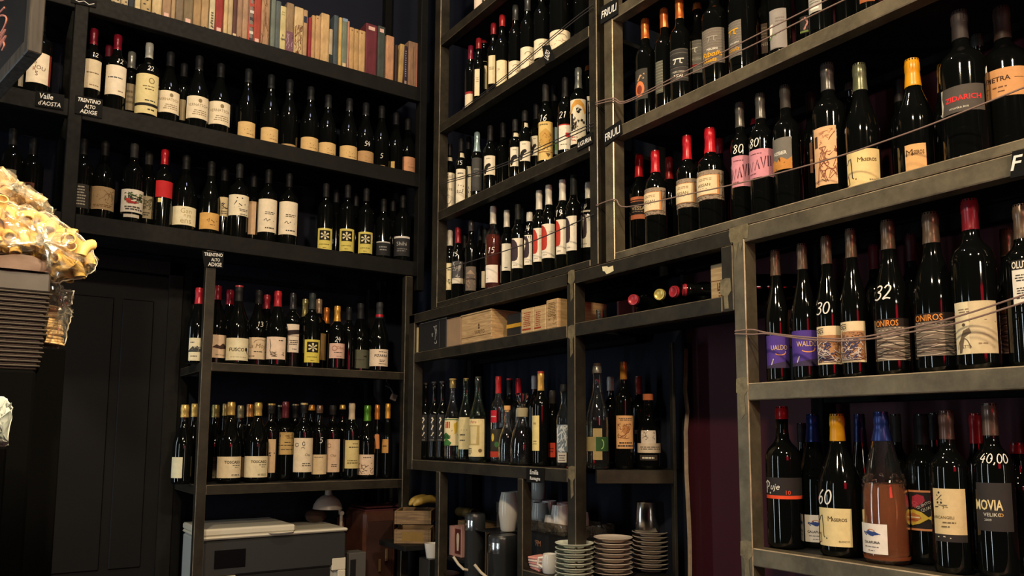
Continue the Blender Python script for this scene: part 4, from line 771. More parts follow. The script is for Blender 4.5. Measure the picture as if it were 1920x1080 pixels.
bb_(243, 185, 99, 'silver-capped bottle with dim tan label in shadow', cap=(140, 142, 138), capy=127, wpx=36, d=.08, labs=[lab(230, 157, 253, 207, (130, 118, 94), LN(.3, .2, .9, .8, 3, (90, 80, 60)))])
bb_(276, 175, 80, 'silver-capped bottle with tall yellow-cream label and black stripe', cap=(170, 172, 166), capy=108, wpx=42, labs=[lab(254, 138, 296, 213, (214, 200, 146), E(.68, .17, .11, .075, (120, 104, 66)), E(.68, .17, .08, .055, (206, 192, 140)), LN(.36, .29, .86, .34, 1, (110, 96, 60)), LN(.4, .36, .85, .42, 1, (110, 96, 60)), LN(.45, .64, .9, .7, 1), R(0, .74, 1, .81, (30, 28, 26)), LN(.55, .86, .9, .93, 1))], price=('22', 281, 128, 9))
VER = [E(.6, .2, .07, .09, (130, 116, 84)), T('VERNATSCH', .52, .40, .12, (130, 112, 80), .8), LN(.3, .6, .9, .86, 3, (140, 124, 96))]
for x, y0, y1, yt, ds in ((316, 170, 211, 85, 'bottle, first of three with short white crest labels'), (370, 180, 222, 97, 'bottle, second of three with short white crest labels'), (411, 190, 233, 105, 'bottle, third of three with short white crest labels')):
    bb_(x, (y0+y1)/2, yt, ds, kind='bg' , cap=(30, 32, 36), wpx=41, labs=[lab(x-20, y0, x+20, y1, (222, 208, 178), *VER)])
bb_(342, 200, 100, 'bottle with dim label behind the first two crest labels', cap=(30, 32, 36), wpx=34, d=.09, labs=[lab(332, 187, 348, 226, (140, 126, 98))])
SM = [ST([(.4, .5), (.55, .42), (.7, .52), (.85, .46)], .035, (140, 104, 56)), LN(.5, .66, .9, .76, 1, (150, 116, 70))]
for x, y0, y1, yt, ds in ((462, 228, 260, 120, 'with small tan label, leftmost of six'), (505, 239, 269, 135, 'with small tan label, second of six'), (580, 257, 285, 165, 'with small tan label, third of six'), (613, 267, 295, 180, 'with small tan label, fourth of six'), (653, 273, 302, 187, 'with small tan label, fifth of six'), (684, 283, 309, 195, 'with small tan label, last of six')):
    bb_(x, (y0+y1)/2, yt, 'dark bottle '+ds, kind='bg', cap=(34, 38, 44), wpx=34, labs=[lab(x-16, y0, x+16, y1, (206, 174, 118) if x < 670 else (176, 140, 96), *SM)], price=('54', 689, 270, 9) if x == 684 else None)
bb_(540, 270, 150, 'dark bottle with label barely showing between tan labels', kind='bg', cap=(32, 36, 42), wpx=34, labs=[lab(526, 270, 554, 277, (170, 140, 96))])
bb_(714, 300, 198, 'dark bottle with chalk 5 beside the last tan label', kind='bg', cap=(32, 34, 38), wpx=32, labs=[lab(704, 310, 722, 316, (170, 140, 90))], price=('5', 716, 293, 9))
bb_(741, 305, 200, 'dark bottle with thin yellow label sliver', kind='bg', cap=(32, 34, 38), wpx=30, d=.05, labs=[lab(733, 303, 740, 318, (190, 160, 90))])
bb_(764, 305, 205, 'dark bottle with small pinkish label nearest the corner', kind='bg', cap=(40, 42, 44), wpx=30, labs=[lab(750, 294, 778, 321, (206, 150, 112), *SM)])
def cb(*a, **k): return bottle(CR, *a, **k)
cb(22, 300, 243, 'dark bottle with dim tan label behind the pasta bag', wpx=38, labs=[lab(10, 318, 32, 345, (110, 104, 84))])
cb(60, 320, 262, 'dark bottle with brown round label left of the post', wpx=38, labs=[lab(46, 343, 66, 372, (96, 50, 34), E(.5, .4, .4, .36, (60, 34, 26)))])
cb(152, 365, 262, 'bottle with dark grey label of white print beside the post', wpx=36, labs=[lab(138, 345, 166, 390, (52, 50, 46), LN(.1, .06, .8, .9, 7, (170, 164, 150)))])
cb(192, 370, 260, 'broad bottle with grey-tan label and large initial', kind='bg', wpx=42, labs=[lab(172, 350, 214, 393, (166, 142, 106), ST([(.55, .6), (.7, .3), (.8, .24), (.84, .6)], .03, (120, 84, 60)), *scrib(.1, .15, .9, .7, 7, 3, .02, (120, 96, 66)), LN(.1, .76, .9, .9, 2, (120, 94, 60)))])
cb(247, 378, 267, 'bottle with white label of green leaves and red cart', cap=(54, 54, 52), capy=295, wpx=40, labs=[lab(227, 355, 268, 398, (226, 216, 196), *scrib(.2, .14, .9, .5, 18, 8, .035, (70, 90, 50)), *scrib(.35, .3, .9, .56, 8, 9, .03, (50, 44, 36)), PO([(.24, .42), (.4, .40), (.46, .54), (.3, .6)], (190, 70, 56)), PO([(.3, .5), (.7, .56), (.6, .62), (.34, .62)], (170, 50, 44)), LN(.2, .72, .9, .92, 2)), lab(233, 402, 262, 408, (206, 196, 176))])
cb(275, 388, 282, 'bottle with dim leaf label behind the white leaf label', cap=(44, 44, 42), capy=308, wpx=36, d=.06, labs=[lab(266, 368, 285, 410, (150, 138, 110), *scrib(.1, .1, .9, .6, 10, 8, .035, (80, 76, 54)), LN(.1, .7, .8, .9, 2))])
cb(306, 360, 279, 'slim bottle with bright red label and red capsule', cap=(180, 24, 36), capy=308, wpx=34, labs=[lab(292, 339, 323, 370, (178, 34, 38)), lab(297, 372, 304, 380, (206, 190, 120))])
cb(345, 400, 291, 'broad bottle with white label in large thin letters', kind='bg', wpx=44, labs=[lab(324, 387, 367, 422, (222, 212, 176), T('Gan', .55, .24, .25, (170, 150, 104), .5), T('nys', .6, .52, .2, (170, 150, 104), .5), T('ens', .55, .8, .2, (170, 150, 104), .55))])
cb(393, 400, 305, 'bottle with small orange-tan script label', kind='bg', wpx=37, labs=[lab(375, 399, 411, 430, (206, 162, 92), ST([(.4, .48), (.5, .36), (.48, .56), (.6, .44), (.7, .56), (.85, .46)], .05, (70, 40, 20)), LN(.5, .68, .8, .76, 1, (110, 70, 40)))])
cb(419, 388, 315, 'bottle with cream script label half hidden in the middle', kind='bg', wpx=34, d=.07, labs=[lab(408, 369, 428, 406, (196, 178, 140), *scrib(.3, .3, .9, .6, 4, 5, .04), LN(.3, .7, .9, .9, 2))])
cb(447, 385, 307, 'front bottle with white script label and two stars', kind='bx', cap=(38, 40, 40), wpx=38, labs=[lab(429, 365, 466, 404, (224, 212, 182), ST([(.4, .3), (.3, .5), (.5, .44), (.6, .52), (.75, .44), (.95, .5)], .05), ST([(.3, .62), (.5, .58), (.9, .62)], .025), LN(.5, .66, .95, .8, 2), LN(.5, .9, .95, .97, 1), E(.42, .16, .03, .03), E(.62, .16, .03, .03))])
cb(474, 400, 322, 'bottle with tall plain pinkish label behind the script label', wpx=32, d=.08, labs=[lab(466, 378, 480, 440, (196, 164, 130))])
TL = [LN(.35, .38, .9, .48, 2), ST([(.35, .66), (.45, .6), (.5, .68), (.62, .62), (.8, .66)], .025), LN(.35, .84, .85, .92, 1)]
cb(501, 410, 316, 'left of two bottles with tall white labels', wpx=36, labs=[lab(484, 373, 518, 435, (224, 210, 182), *TL)])
cb(540, 415, 320, 'right of two bottles with tall white labels', wpx=36, labs=[lab(523, 378, 557, 440, (224, 210, 182), *TL)])
LEAF = [R(.16, .1, .84, .56, (28, 26, 22)), *[PO([(.5, .34), (.5+.26*math.cos(a-.25), .34+.17*math.sin(a-.25)), (.5+.30*math.cos(a), .34+.20*math.sin(a)), (.5+.26*math.cos(a+.25), .34+.17*math.sin(a+.25))], (216, 204, 160)) for a in (-2.6, -1.6, -.6, .5, 1.5, 2.6)], LN(.15, .72, .85, .8, 1, (120, 110, 50)), LN(.35, .88, .6, .94, 1, (90, 80, 40))]
for x, y0, y1, yt, ds in ((609, 428, 468, 346, 'first of three'), (650, 429, 471, 348, 'middle of three'), (685, 435, 475, 354, 'last of three')):
    cb(x, (y0+y1)/2, yt, 'bottle, %s with yellow labels and black leaf squares' % ds, cap=(34, 36, 38), wpx=30, labs=[lab(x-13, y0, x+13, y1, (202, 188, 96), *LEAF)])
cb(629, 430, 352, 'dark bottle behind the first two yellow leaf labels', cap=(32, 34, 36), wpx=28, d=.09)
cb(666, 430, 358, 'dark bottle behind the last two yellow leaf labels', cap=(32, 34, 36), wpx=28, d=.09)
SIL = [R(0, 0, 1, .08, (190, 184, 176)), LN(.2, .3, .8, .7, 2, (130, 130, 126))]
cb(718, 460, 375, 'bottle with small black label edged white on top', wpx=30, labs=[lab(706, 453, 731, 479, (34, 34, 36), *SIL)])
cb(754, 460, 365, 'bottle with black label edged silver nearest the corner', wpx=32, labs=[lab(739, 443, 768, 480, (40, 40, 42), R(0, 0, 1, .10, (210, 204, 196)), T('Shihi', .5, .38, .2, (170, 166, 160), .7), LN(.2, .6, .8, .8, 2, (120, 118, 114)))])
cb(736, 430, 366, 'unlabelled dark bottle between the two black labels', wpx=28, d=.07)
def db(*a, **k): return bottle(DR, *a, **k)
MTN = [PO([(0, .56), (.15, .46), (.3, .36), (.42, .46), (.58, .34), (.75, .48), (.9, .38), (1, .5), (1, .62), (0, .62)], (60, 62, 60)), *scrib(.1, .4, .9, .6, 5, 3, .03, (120, 116, 104)), LN(.1, .16, .4, .24, 1), LN(.1, .76, .7, .84, 1)]
db(518, 653, 547, 'broad red-capped bottle with ink landscape on white label', kind='bg', cap=(166, 34, 42), capy=575, wpx=42, labs=[lab(500, 632, 535, 674, (224, 200, 176), ST([(.2, .1), (.26, .4), (.22, .62), (.3, .8), (.5, .86), (.9, .78)], .035, (110, 96, 80)), *scrib(.25, .68, .9, .88, 8, 4, .03, (110, 96, 80)), LN(.6, .12, .9, .2, 1))])
db(444, 655, 537, 'broad bottle with wide cream label in bold black capitals', kind='bg', cap=(36, 36, 38), capy=565, wpx=44, lip=(170, 60, 70), labs=[lab(424, 634, 465, 676, (224, 214, 178), T('FUSCO', .48, .52, .16, (36, 32, 30), .78, b=.02), E(.86, .5, .06, .09, (36, 32, 30)), ST([(.88, .58), (.94, .72)], .03), LN(.2, .82, .9, .88, 1, (170, 160, 130)))])
db(369, 656, 541, 'red-capped bottle with mountain label left of the post', kind='bg', cap=(170, 36, 50), capy=570, wpx=40, labs=[lab(354, 634, 381, 677, (216, 206, 172), *MTN)])
db(404, 650, 534, 'red-capped bottle with dark-drawing label right of the post', kind='bg', cap=(140, 24, 40), capy=562, wpx=42, labs=[lab(390, 628, 425, 671, (218, 190, 158), PO([(.2, .55), (.4, .42), (.55, .48), (.7, .36), (.85, .44), (.95, .56), (.6, .62)], (70, 50, 44)), LN(.3, .85, .9, .9, 1))], d=.02)
db(428, 640, 543, 'red-capped bottle behind the wide cream label', kind='bg', cap=(140, 24, 44), capy=571, wpx=38, d=.10)
db(482, 653, 543, 'broad bottle with tan-lettered cream label, chalk 13', kind='bg', cap=(34, 34, 36), capy=570, wpx=40, labs=[lab(466, 633, 500, 674, (216, 194, 162), T('La Moja', .5, .42, .26, (130, 104, 70), .95, sh=.2), ST(curl(.6, .25, .3, .14, PI, 2*PI), .03, (150, 124, 90)), LN(.3, .62, .75, .7, 1), LN(.05, .82, .4, .9, 1))], price=('13', 487, 608, 9))
db(498, 640, 554, 'small red-capped bottle behind the tan letters', cap=(150, 34, 44), capy=579, wpx=32, d=.10)
db(547, 640, 551, 'bottle with white label crossed by a slanted black band', cap=(56, 56, 58), capy=580, wpx=30, labs=[lab(535, 608, 560, 661, (224, 208, 188), PO([(0, .24), (1, .18), (1, .34), (0, .42)], (46, 34, 36)), R(0, .40, 1, .43, (150, 130, 120)), LN(.3, .55, .95, .75, 3), LN(.5, .85, .9, .92, 1))])
db(583, 660, 551, 'bottle with yellow label and black leaf square', cap=(50, 58, 58), capy=580, wpx=34, labs=[lab(571, 637, 599, 680, (210, 194, 84), *LEAF)])
db(571, 620, 562, 'bottle with pale neck band behind the yellow leaf label', cap=(150, 140, 90), capy=594, wpx=28, d=.11)
db(596, 640, 560, 'beige-capped bottle with thin tan label, set back', cap=(176, 150, 120), capy=588, wpx=30, d=.09, labs=[lab(597, 625, 611, 675, (160, 130, 80))])
db(611, 640, 578, 'orange-capped bottle behind the pink round-mark label', cap=(196, 116, 50), capy=607, wpx=28, d=.10)
db(631, 650, 575, 'gold-capped bottle with pinkish round-mark label, chalk 24', cap=(206, 150, 60), capy=603, wpx=30, labs=[lab(618, 644, 647, 672, (212, 176, 158), ST(curl(.32, .34, .13, .15, 0, 6.2), .04, (150, 100, 80)), T('Olbes', .64, .3, .2, (150, 100, 80), .4), LN(.3, .56, .8, .66, 1), LN(.4, .84, .7, .9, 1))], price=('24', 634, 637, 9))
db(653, 640, 577, 'unlabelled dark bottle beside the pink label', cap=(34, 36, 38), wpx=28, d=.07)
db(674, 670, 570, 'bottle with dark grey-green label', kind='bg', cap=(40, 42, 44), capy=598, wpx=38, labs=[lab(656, 656, 691, 691, (86, 88, 72), PO([(.66, .34), (.86, .3), (.84, .42)], (40, 34, 30)), LN(.3, .5, .8, .58, 1, (60, 60, 50)))])
db(710, 670, 568, 'bottle with white label and red-ringed neck nearest the corner', kind='bg', cap=(52, 54, 56), capy=597, wpx=36, lip=None, labs=[lab(693, 655, 727, 687, (224, 204, 178), T('PIZARRA', .62, .38, .16, w=.6, b=.02), LN(.5, .12, .9, .2, 1), LN(.5, .6, .8, .75, 2), R(.5, .84, .86, .87))],
   extra=lambda root, pf, h, r, rn, az, mp, ang, zz: MB().lathe([(zz(597, rn)-.001, rn*1.05), (zz(597, rn), rn*1.2), (zz(590, rn), rn*1.2), (zz(590, rn)+.001, rn*1.05)], colmat((176, 30, 46), 'foil'), 16).build('neck_band', root))
def eb(*a, **k): return bottle(ER, *a, **k)
GC = (206, 172, 96); TOS = lambda n: [T(n, .62, .26, .13, (60, 54, 44), .7, b=.03), LN(.6, .38, .9, .44, 1), LN(.68, .48, .84, .53, 1), LN(.55, .82, .9, .92, 2)]
eb(343, 850, 760, 'first gold-capped bottle with blank white label left of the post', kind='bg', cap=GC, capy=783, wpx=38, labs=[lab(323, 858, 343, 897, (212, 208, 176))])
eb(362, 850, 758, 'second gold-capped blank-labelled bottle left of the post', kind='bg', cap=GC, capy=782, wpx=36, d=.07, labs=[lab(346, 857, 359, 897, (216, 208, 180))])
eb(381, 850, 758, 'gold-capped bottle hidden behind the rack post', kind='bg', cap=GC, capy=782, wpx=36, d=.05, labs=[lab(363, 857, 374, 897, (216, 208, 180))])
eb(401, 850, 760, 'greenish-gold-capped bottle with grey-white label beside the post', kind='bg', cap=(170, 160, 96), capy=783, wpx=38, d=.06, labs=[lab(387, 857, 406, 897, (190, 182, 156), *TOS('CASO'))])
eb(430, 855, 755, 'gold-capped bottle with wide white label, left of the matching pair', kind='bg', cap=GC, capy=779, wpx=44, labs=[lab(408, 857, 452, 897, (224, 208, 172), *TOS('TOSCASO'))])
eb(481, 855, 756, 'gold-capped bottle with wide white label, right of the matching pair', kind='bg', cap=GC, capy=780, wpx=44, labs=[lab(459, 856, 502, 896, (224, 210, 172), *TOS('TOSCASO'))])
eb(419, 840, 758, 'gold-capped bottle behind the left wide white label', kind='bg', cap=(200, 170, 100), capy=780, wpx=34, d=.10)
eb(448, 850, 761, 'dull-capped bottle between the two wide white labels', kind='bg', cap=(120, 112, 84), capy=784, wpx=32, d=.12, labs=[lab(449, 858, 458, 895, (160, 130, 100))])
eb(466, 840, 759, 'copper-capped bottle behind the two wide white labels', kind='bg', cap=(200, 140, 80), capy=782, wpx=34, d=.11)
eb(506, 855, 758, 'gold-rimmed dark-capped bottle with pinkish label, set back', cap=(36, 34, 32), capy=776, wpx=34, d=.05, lip=(190, 160, 90), labs=[lab(498, 824, 516, 887, (206, 178, 140), *scrib(.3, .4, .9, .6, 3, 4, .02))])
eb(533, 840, 745, 'tall maroon-capped bottle with large tan label', cap=(100, 40, 48), capy=784, wpx=37, labs=[lab(515, 811, 552, 853, (196, 166, 108), ST([(.2, .12), (.24, .2), (.2, .34), (.15, .3)], .03), ST(curl(.24, .16, .06, .08, -1.6, 1.6), .03), *scrib(.45, .12, .9, .28, 4, 5, .03, (140, 110, 66)), LN(.45, .42, .7, .48, 1), LN(.15, .54, .9, .62, 1), LN(.3, .74, .8, .8, 1))])
eb(568, 840, 757, 'gold-rimmed dark-capped bottle with white leaf-sprig label', cap=(30, 30, 30), capy=775, wpx=37, lip=(200, 180, 120), labs=[lab(551, 822, 586, 886, (226, 208, 176), ST(curl(.2, .2, .08, .05, 0, 6), .018), ST(curl(.5, .17, .05, .06, 0, 6), .018), ST([(.4, .3), (.45, .27), (.55, .3)], .015), T('Clap', .68, .50, .09, (80, 70, 60), .5, sh=.2), LN(.4, .72, .9, .84, 2))])
eb(525, 820, 761, 'dark bottle behind the tan label', cap=(34, 34, 34), wpx=32, d=.12, lip=(170, 160, 130))
eb(552, 820, 759, 'dark bottle between the tan and leaf-sprig labels', cap=(34, 34, 34), wpx=32, d=.12, lip=(190, 180, 140))
eb(583, 820, 760, 'dark bottle with small orange cap right of the leaf sprig', cap=(190, 130, 50), capy=770, wpx=30, d=.13)
eb(597, 860, 761, 'brown-capped bottle with plain cream label, chalk 5', cap=(110, 84, 66), capy=775, wpx=32, d=.01, labs=[lab(586, 853, 612, 890, (212, 188, 148), LN(.1, .1, .8, .16, 1))], price=('5', 602, 826, 10))
eb(622, 840, 761, 'bottle with pinkish sprig label right of chalk 5', cap=(40, 38, 36), capy=778, wpx=34, d=.0, labs=[lab(609, 824, 637, 886, (214, 184, 154), ST(curl(.3, .2, .1, .06, 0, 6), .02, (150, 120, 90)), T('Clap', .55, .5, .09, (110, 90, 76), .55, sh=.2), LN(.4, .75, .8, .85, 2))])
eb(641, 820, 760, 'gold-capped bottle behind the pinkish sprig label', cap=(190, 150, 80), capy=768, wpx=28, d=.10)
eb(658, 850, 757, 'bottle with paper-wrapped neck and yellow-cream label', cap=(190, 172, 142), capy=787, capk='paper', wpx=30, labs=[lab(647, 826, 674, 879, (208, 190, 130), LN(.4, .1, .8, .15, 1), LN(.2, .2, .95, .3, 1, (90, 80, 50)), LN(.1, .68, .9, .85, 2, (110, 96, 56)))])
eb(687, 860, 761, 'green-capped bottle with cracked-line white label', kind='bg', cap=(86, 140, 44), capy=790, wpx=33, labs=[lab(673, 853, 701, 891, (218, 192, 164), *scrib(.05, .4, .95, .98, 9, 8, .03, (80, 60, 50)), LN(.3, .1, .8, .18, 1))])
eb(706, 840, 760, 'slender orange-capped bottle with thin strip label', kind='al', cap=(214, 130, 50), capy=787, wpx=17, labs=[lab(702, 815, 711, 842, (196, 130, 80))])
eb(726, 840, 757, 'slender gold-capped bottle with small tan label nearest the corner', kind='al', cap=(216, 160, 66), capy=785, wpx=20, labs=[lab(716, 824, 728, 850, (190, 140, 76), LN(.2, .4, .8, .6, 1))])

# ================================================================== BOOKS on the top shelf of the wall rack
BY = 2.935
BOOKS = [  # left px, right px, top px (None: above the picture), colour, label, options
 (208, 226, None, (196, 178, 140), 'cream book with dotted spine at the left end of the book shelf', 'd'), (226, 240, None, (190, 172, 132), 'cream book second from the left end of the book shelf', 'd'),
 (240, 252, None, (40, 44, 56), 'dark navy book between cream books at the shelf end', ''), (252, 263, None, (206, 188, 142), 'yellow-cream book right of the navy book', 's'),
 (263, 283, None, (184, 160, 112), 'thick tan book with black dots on its spine', 'd'), (284, 303, None, (200, 178, 132), 'thick pale book with one dark bar low on its spine', 'm'),
 (303, 320, None, (158, 128, 96), 'brown book with a pink sticker low on its spine', 't'), (320, 328, None, (172, 146, 110), 'thin tan book beside the pink-stickered brown book', ''),
 (328, 343, None, (120, 104, 82), 'grey-brown book without sticker, paired with a stickered one', ''), (343, 361, None, (122, 106, 78), 'grey-brown book with a pale sticker low on its spine', 't'),
 (361, 376, None, (164, 134, 92), 'tan book with a vertical crease right of the grey-brown pair', ''), (376, 390, None, (176, 146, 104), 'tan book with one dark spot on its spine', 'm'),
 (391, 402, None, (208, 196, 160), 'white-cream book with a column of dark marks', 'dd'), (402, 417, None, (150, 44, 38), 'red book with pale sticker beside the marked white book', 't'),
 (418, 426, None, (206, 180, 132), 'narrow yellowish book right of the first red book', ''), (426, 435, None, (190, 168, 124), 'beige book left of the dark brown thin book', ''),
 (435, 443, None, (88, 52, 48), 'thin dark brown book with pale foot', 's'), (443, 453, None, (158, 126, 100), 'tan book with a dark smudge low on its spine', 'm'),
 (453, 464, None, (172, 138, 108), 'pinkish-tan book left of the multicoloured spine', ''), (464, 474, None, (130, 122, 112), 'book with grey, red and white multicoloured spine', 'x'),
 (474, 488, None, (160, 62, 44), 'second red book with sticker, before the grey-green pair', 't'), (488, 504, None, (168, 132, 98), 'worn brown book beside the second red book', 'w'),
 (506, 515, None, (112, 122, 112), 'pale grey-green book, left of a cool pair', ''), (515, 525, 0, (86, 96, 96), 'slate grey book, right of a cool pair', ''),
 (523, 535, 11, (206, 192, 136), 'yellow-cream book with black letters near its foot', 'k'), (535, 549, 5, (150, 124, 90), 'brown paper-covered book with purple lower half', 'p'),
 (550, 567, 13, (206, 180, 132), 'cream book with brown floral spine', 'f'), (567, 575, 18, (180, 146, 106), 'tan book with navy patch near its top', 'n'),
 (577, 583, 32, (150, 44, 52), 'thin red book among tan books', ''), (583, 590, 28, (190, 152, 104), 'thin tan book right of the thin red book', ''),
 (590, 600, 29, (198, 160, 112), 'tan book with two brown stains at its top', 'm'), (600, 616, 25, (206, 172, 120), 'thick light tan book standing tall mid-shelf', ''),
 (616, 623, 54, (186, 170, 140), 'short pale book with a dark lower patch', 'q'), (624, 633, 28, (70, 84, 90), 'blue-grey book mid-shelf', ''),
 (634, 640, 32, (210, 178, 106), 'thin yellow book beside the blue-grey one', ''), (640, 650, 34, (116, 128, 110), 'grey-green book with blue top and pale sticker', 'g'),
 (650, 654, 39, (196, 140, 116), 'very thin pinkish book', ''), (654, 663, 51, (196, 160, 108), 'tan book, first of three sharing dark foot dots', 'm'),
 (663, 672, 54, (192, 156, 104), 'tan book, second of three sharing dark foot dots', 'm'), (672, 684, 57, (200, 164, 112), 'tan book, last of three sharing dark foot dots', 'm'),
 (684, 706, 45, (104, 38, 48), 'large maroon binder with pale sticker near the top', 'B'), (707, 721, 49, (62, 72, 66), 'dark green binder with pink sticker near the top', 'B'),
 (723, 738, 67, (196, 146, 108), 'pinkish-tan book right of the green binder', ''), (740, 746, 84, (56, 38, 34), 'thin dark brown book behind a leaning tan one', ''),
 (747, 756, 82, (190, 156, 96), 'leaning tan book near the right end', 'L'), (756, 764, 86, (46, 34, 52), 'dark purple book with pale lettering on its spine', 'l'),
 (765, 786, 79, (150, 116, 88), 'last book on the right, brown with pinkish cover edge', 'e')]
PAGE = plain('book_pages', (.62, .52, .36), .85, var=.12, scale=90)
rb = random.Random(12)
for (x0, x1, yt, col, lb, op) in BOOKS:
    ym = 8 + (x0-212)*.283
    a = on_y(x0, ym, BY); b_ = on_y(x1, ym, BY)
    z0 = 1.484; wd = b_.x-a.x-.0012
    h = (on_y((x0+x1)/2, yt, BY).z-z0) if yt is not None else rb.uniform(.205, .245)
    if yt == 0: h = on_y((x0+x1)/2, 1, BY).z-z0
    dp = min(.16, max(.10, h*.66)); sm = min(.0022, wd*.2)
    e = empty('book', ((a.x+b_.x)/2, BY, z0), 0)
    if 'L' in op: e.rotation_euler = (0, .05, 0); e.location.z += .001; e.location.x -= .003
    cm = colmat(col, 'book'); m = MB()
    bd = min(wd*.32, .006)
    m.box((-wd/2, .003, 0), (-wd/2+sm, dp, h), cm); m.box((wd/2-sm, .003, 0), (wd/2, dp, h), cm)
    sp_ = [(-wd/2, .004), (-wd/2+bd*.3, .0012), (-wd/2+bd, 0), (wd/2-bd, 0), (wd/2-bd*.3, .0012), (wd/2, .004), (wd/2-sm, .006), (-wd/2+sm, .006)]
    k = len(sp_); m.add([(x, y, 0) for x, y in sp_]+[(x, y, h) for x, y in sp_], [tuple(range(k-1, -1, -1)), tuple(range(k, 2*k))]+[(i, (i+1) % k, k+(i+1) % k, k+i) for i in range(k)], cm)
    art = []; sd = int(x0)
    if 'd' in op: art += [E(.3, .93, .12, .012), E(.7, .88, .12, .012), E(.35, .80, .14, .012), E(.6, .72, .12, .012)]
    if 'dd' == op: art += [R(.3, .60+i*.05, .7, .63+i*.05, (90, 84, 70)) for i in range(6)]
    if 'm' in op: q = random.Random(sd); art += [E(q.uniform(.3, .7), .93, .16, .016, (60, 40, 30)), E(q.uniform(.3, .7), .06, .14, .012, (110, 80, 56))]
    if 's' in op: art += [R(.1, .88, .9, .97, (196, 176, 140))]
    if 'w' in op: art += scrib(.1, .05, .9, .95, 9, sd, .006, (110, 76, 52))
    if 'x' in op: art += [R(0, 0, .25, 1, (170, 70, 60))]+[R(.25, .05+i*.12, 1, .10+i*.12, ((190, 186, 176), (60, 58, 60), (150, 70, 60))[i % 3]) for i in range(8)]
    if 'k' in op: art += [T('JL', .55, .62, .05, b=.03), T('GA', .55, .70, .05, b=.03), LN(.2, .1, .8, .2, 2, (150, 140, 100))]
    if 'p' in op: art += [R(0, .55, 1, 1, (110, 76, 88)), *scrib(.1, .6, .9, .97, 6, 4, .008, (170, 150, 150))]
    if 'f' in op: art += scrib(.08, .35, .92, .95, 16, 6, .010, (120, 84, 56))
    if 'n' in op: art += [R(0, .13, .8, .26, (34, 42, 60))]
    if 'q' in op: art += [R(0, .68, 1, .98, (40, 46, 46))]
    if 'g' in op: art += [R(0, .0, 1, .06, (120, 140, 160)), R(.15, .86, .8, .93, (200, 180, 140))]
    if 'l' in op: art += [T('IL MARE', .5, .36, .012, (170, 156, 150), rot=1.57) if False else LN(.35, .1, .65, .75, 12, (170, 156, 150)), R(.25, .84, .75, .92, (150, 130, 120))]
    if 'e' in op: art += [R(.7, 0, 1, 1, (176, 116, 98)), ST([(.45, .1), (.4, .5), (.46, .9)], .012, (90, 60, 40))]
    if art: flat_art(m, art, (-wd/2, -.0002, h), (1, 0, 0), (0, 0, -1), wd, h)
    cov = m.build('cover', e)
    MB().box((-wd/2+sm, .006, .003), (wd/2-sm, dp-.004, h-.003), PAGE).build('page_block', e)
    if 't' in op or 'B' in op:
        v = .90 if 't' in op else .08
        s_ = MB(); s_.box((-wd*.28, -.0012, h*(1-v)-.008), (wd*.28, -.0002, h*(1-v)+.008), colmat((206, 170, 156), 'paper'), bev=.0004); s_.build('spine_sticker', cov)
    tag(e, lb if len(lb.split()) > 4 else lb+' on the book shelf', 'book', 'books on the top shelf')

# ================================================================== CHALK TAGS
SLATE = plain('slate_tag', (.006, .006, .006), .8, spec=.15)
def chalk_tag(corners, axis, c, lines, label, name='chalk_tag', wob=0):
    P = [(on_x if axis == 'X' else on_y)(x, y, c) for x, y in corners]     # top-left, top-right, bottom-right, bottom-left
    ctr = sum(P, Vector())/4; ex = (P[1]-P[0]); ey = (P[3]-P[0]); wd, ht = ex.length, ey.length
    n = ex.cross(ey).normalized()*-1
    e = empty(name, ctr)
    m = MB(); fr = [p-ctr for p in P]; bk = [p-n*.003 for p in fr]
    m.add([tuple(p) for p in fr+bk], [(3, 2, 1, 0), (4, 5, 6, 7), (0, 1, 5, 4), (1, 2, 6, 5), (2, 3, 7, 6), (3, 0, 4, 7)], SLATE); m.build('slate', e)
    m = MB(); flat_art(m, lines, P[0]-ctr, ex, ey, wd, ht); m.build('chalk_writing', e)
    return tag(e, label, 'chalk tag', 'chalk region tags')
CW = CHALK
def ht(s, v, h, u=.5, w=.86, rot=0): return ('T', s, u, v, h, w, .12, .012, rot, CW)
chalk_tag([(1126, 14), (1158, -6), (1158, 26), (1126, 46)], 'X', FX-.004, [ht('FRIULI', .5, .42)], 'black chalk tag with white capitals at the top of the corner post')
chalk_tag([(1131, 246), (1163, 225), (1166, 250), (1134, 275)], 'X', FX-.004, [ht('FRIULI', .5, .46)], 'black chalk tag with white capitals at the second rail of the corner post')
chalk_tag([(1082, 262), (1111, 247), (1111, 268), (1082, 284)], 'X', FX-.004, [ht('LIGURIA', .5, .4)], 'black chalk tag under the zebra-striped label')
chalk_tag([(1898, 284), (1935, 276), (1935, 326), (1894, 334)], 'X', FX-.006, [ht('F', .46, .56, .28)], 'black chalk tag cut by the right picture edge')
chalk_tag([(1016, 86), (1030, 84), (1040, 112), (1022, 121)], 'X', FX-.004, [ht('LAZIO', .5, .34, .5, .84, -1.0)], 'small slanted chalk tag on the corner rack upper shelf')
chalk_tag([(68, 170), (121, 178), (119, 206), (66, 198)], 'Y', LY-.004, [ht('Valle', .28, .36, .36, .5), ht("d'AOSTA", .74, .30, .5, .8)], 'black chalk tag left of the post under the brown-lettered label')
chalk_tag([(142, 178), (193, 187), (191, 222), (140, 212)], 'Y', LY-.004, [ht('TRENTINO', .2, .22, .5, .84), ht('ALTO', .52, .2, .54, .4), ht('ADIGE', .82, .22, .5, .62)], 'black three-line chalk tag beside the post below the books')
chalk_tag([(379, 470), (420, 473), (418, 503), (383, 500)], 'Y', LY-.006, [ht('TRENTINO', .2, .22, .5, .84), ht('ALTO', .52, .2, .56, .4), ht('ADIGE', .82, .24, .5, .62)], 'black three-line chalk tag atop the post above the printer')
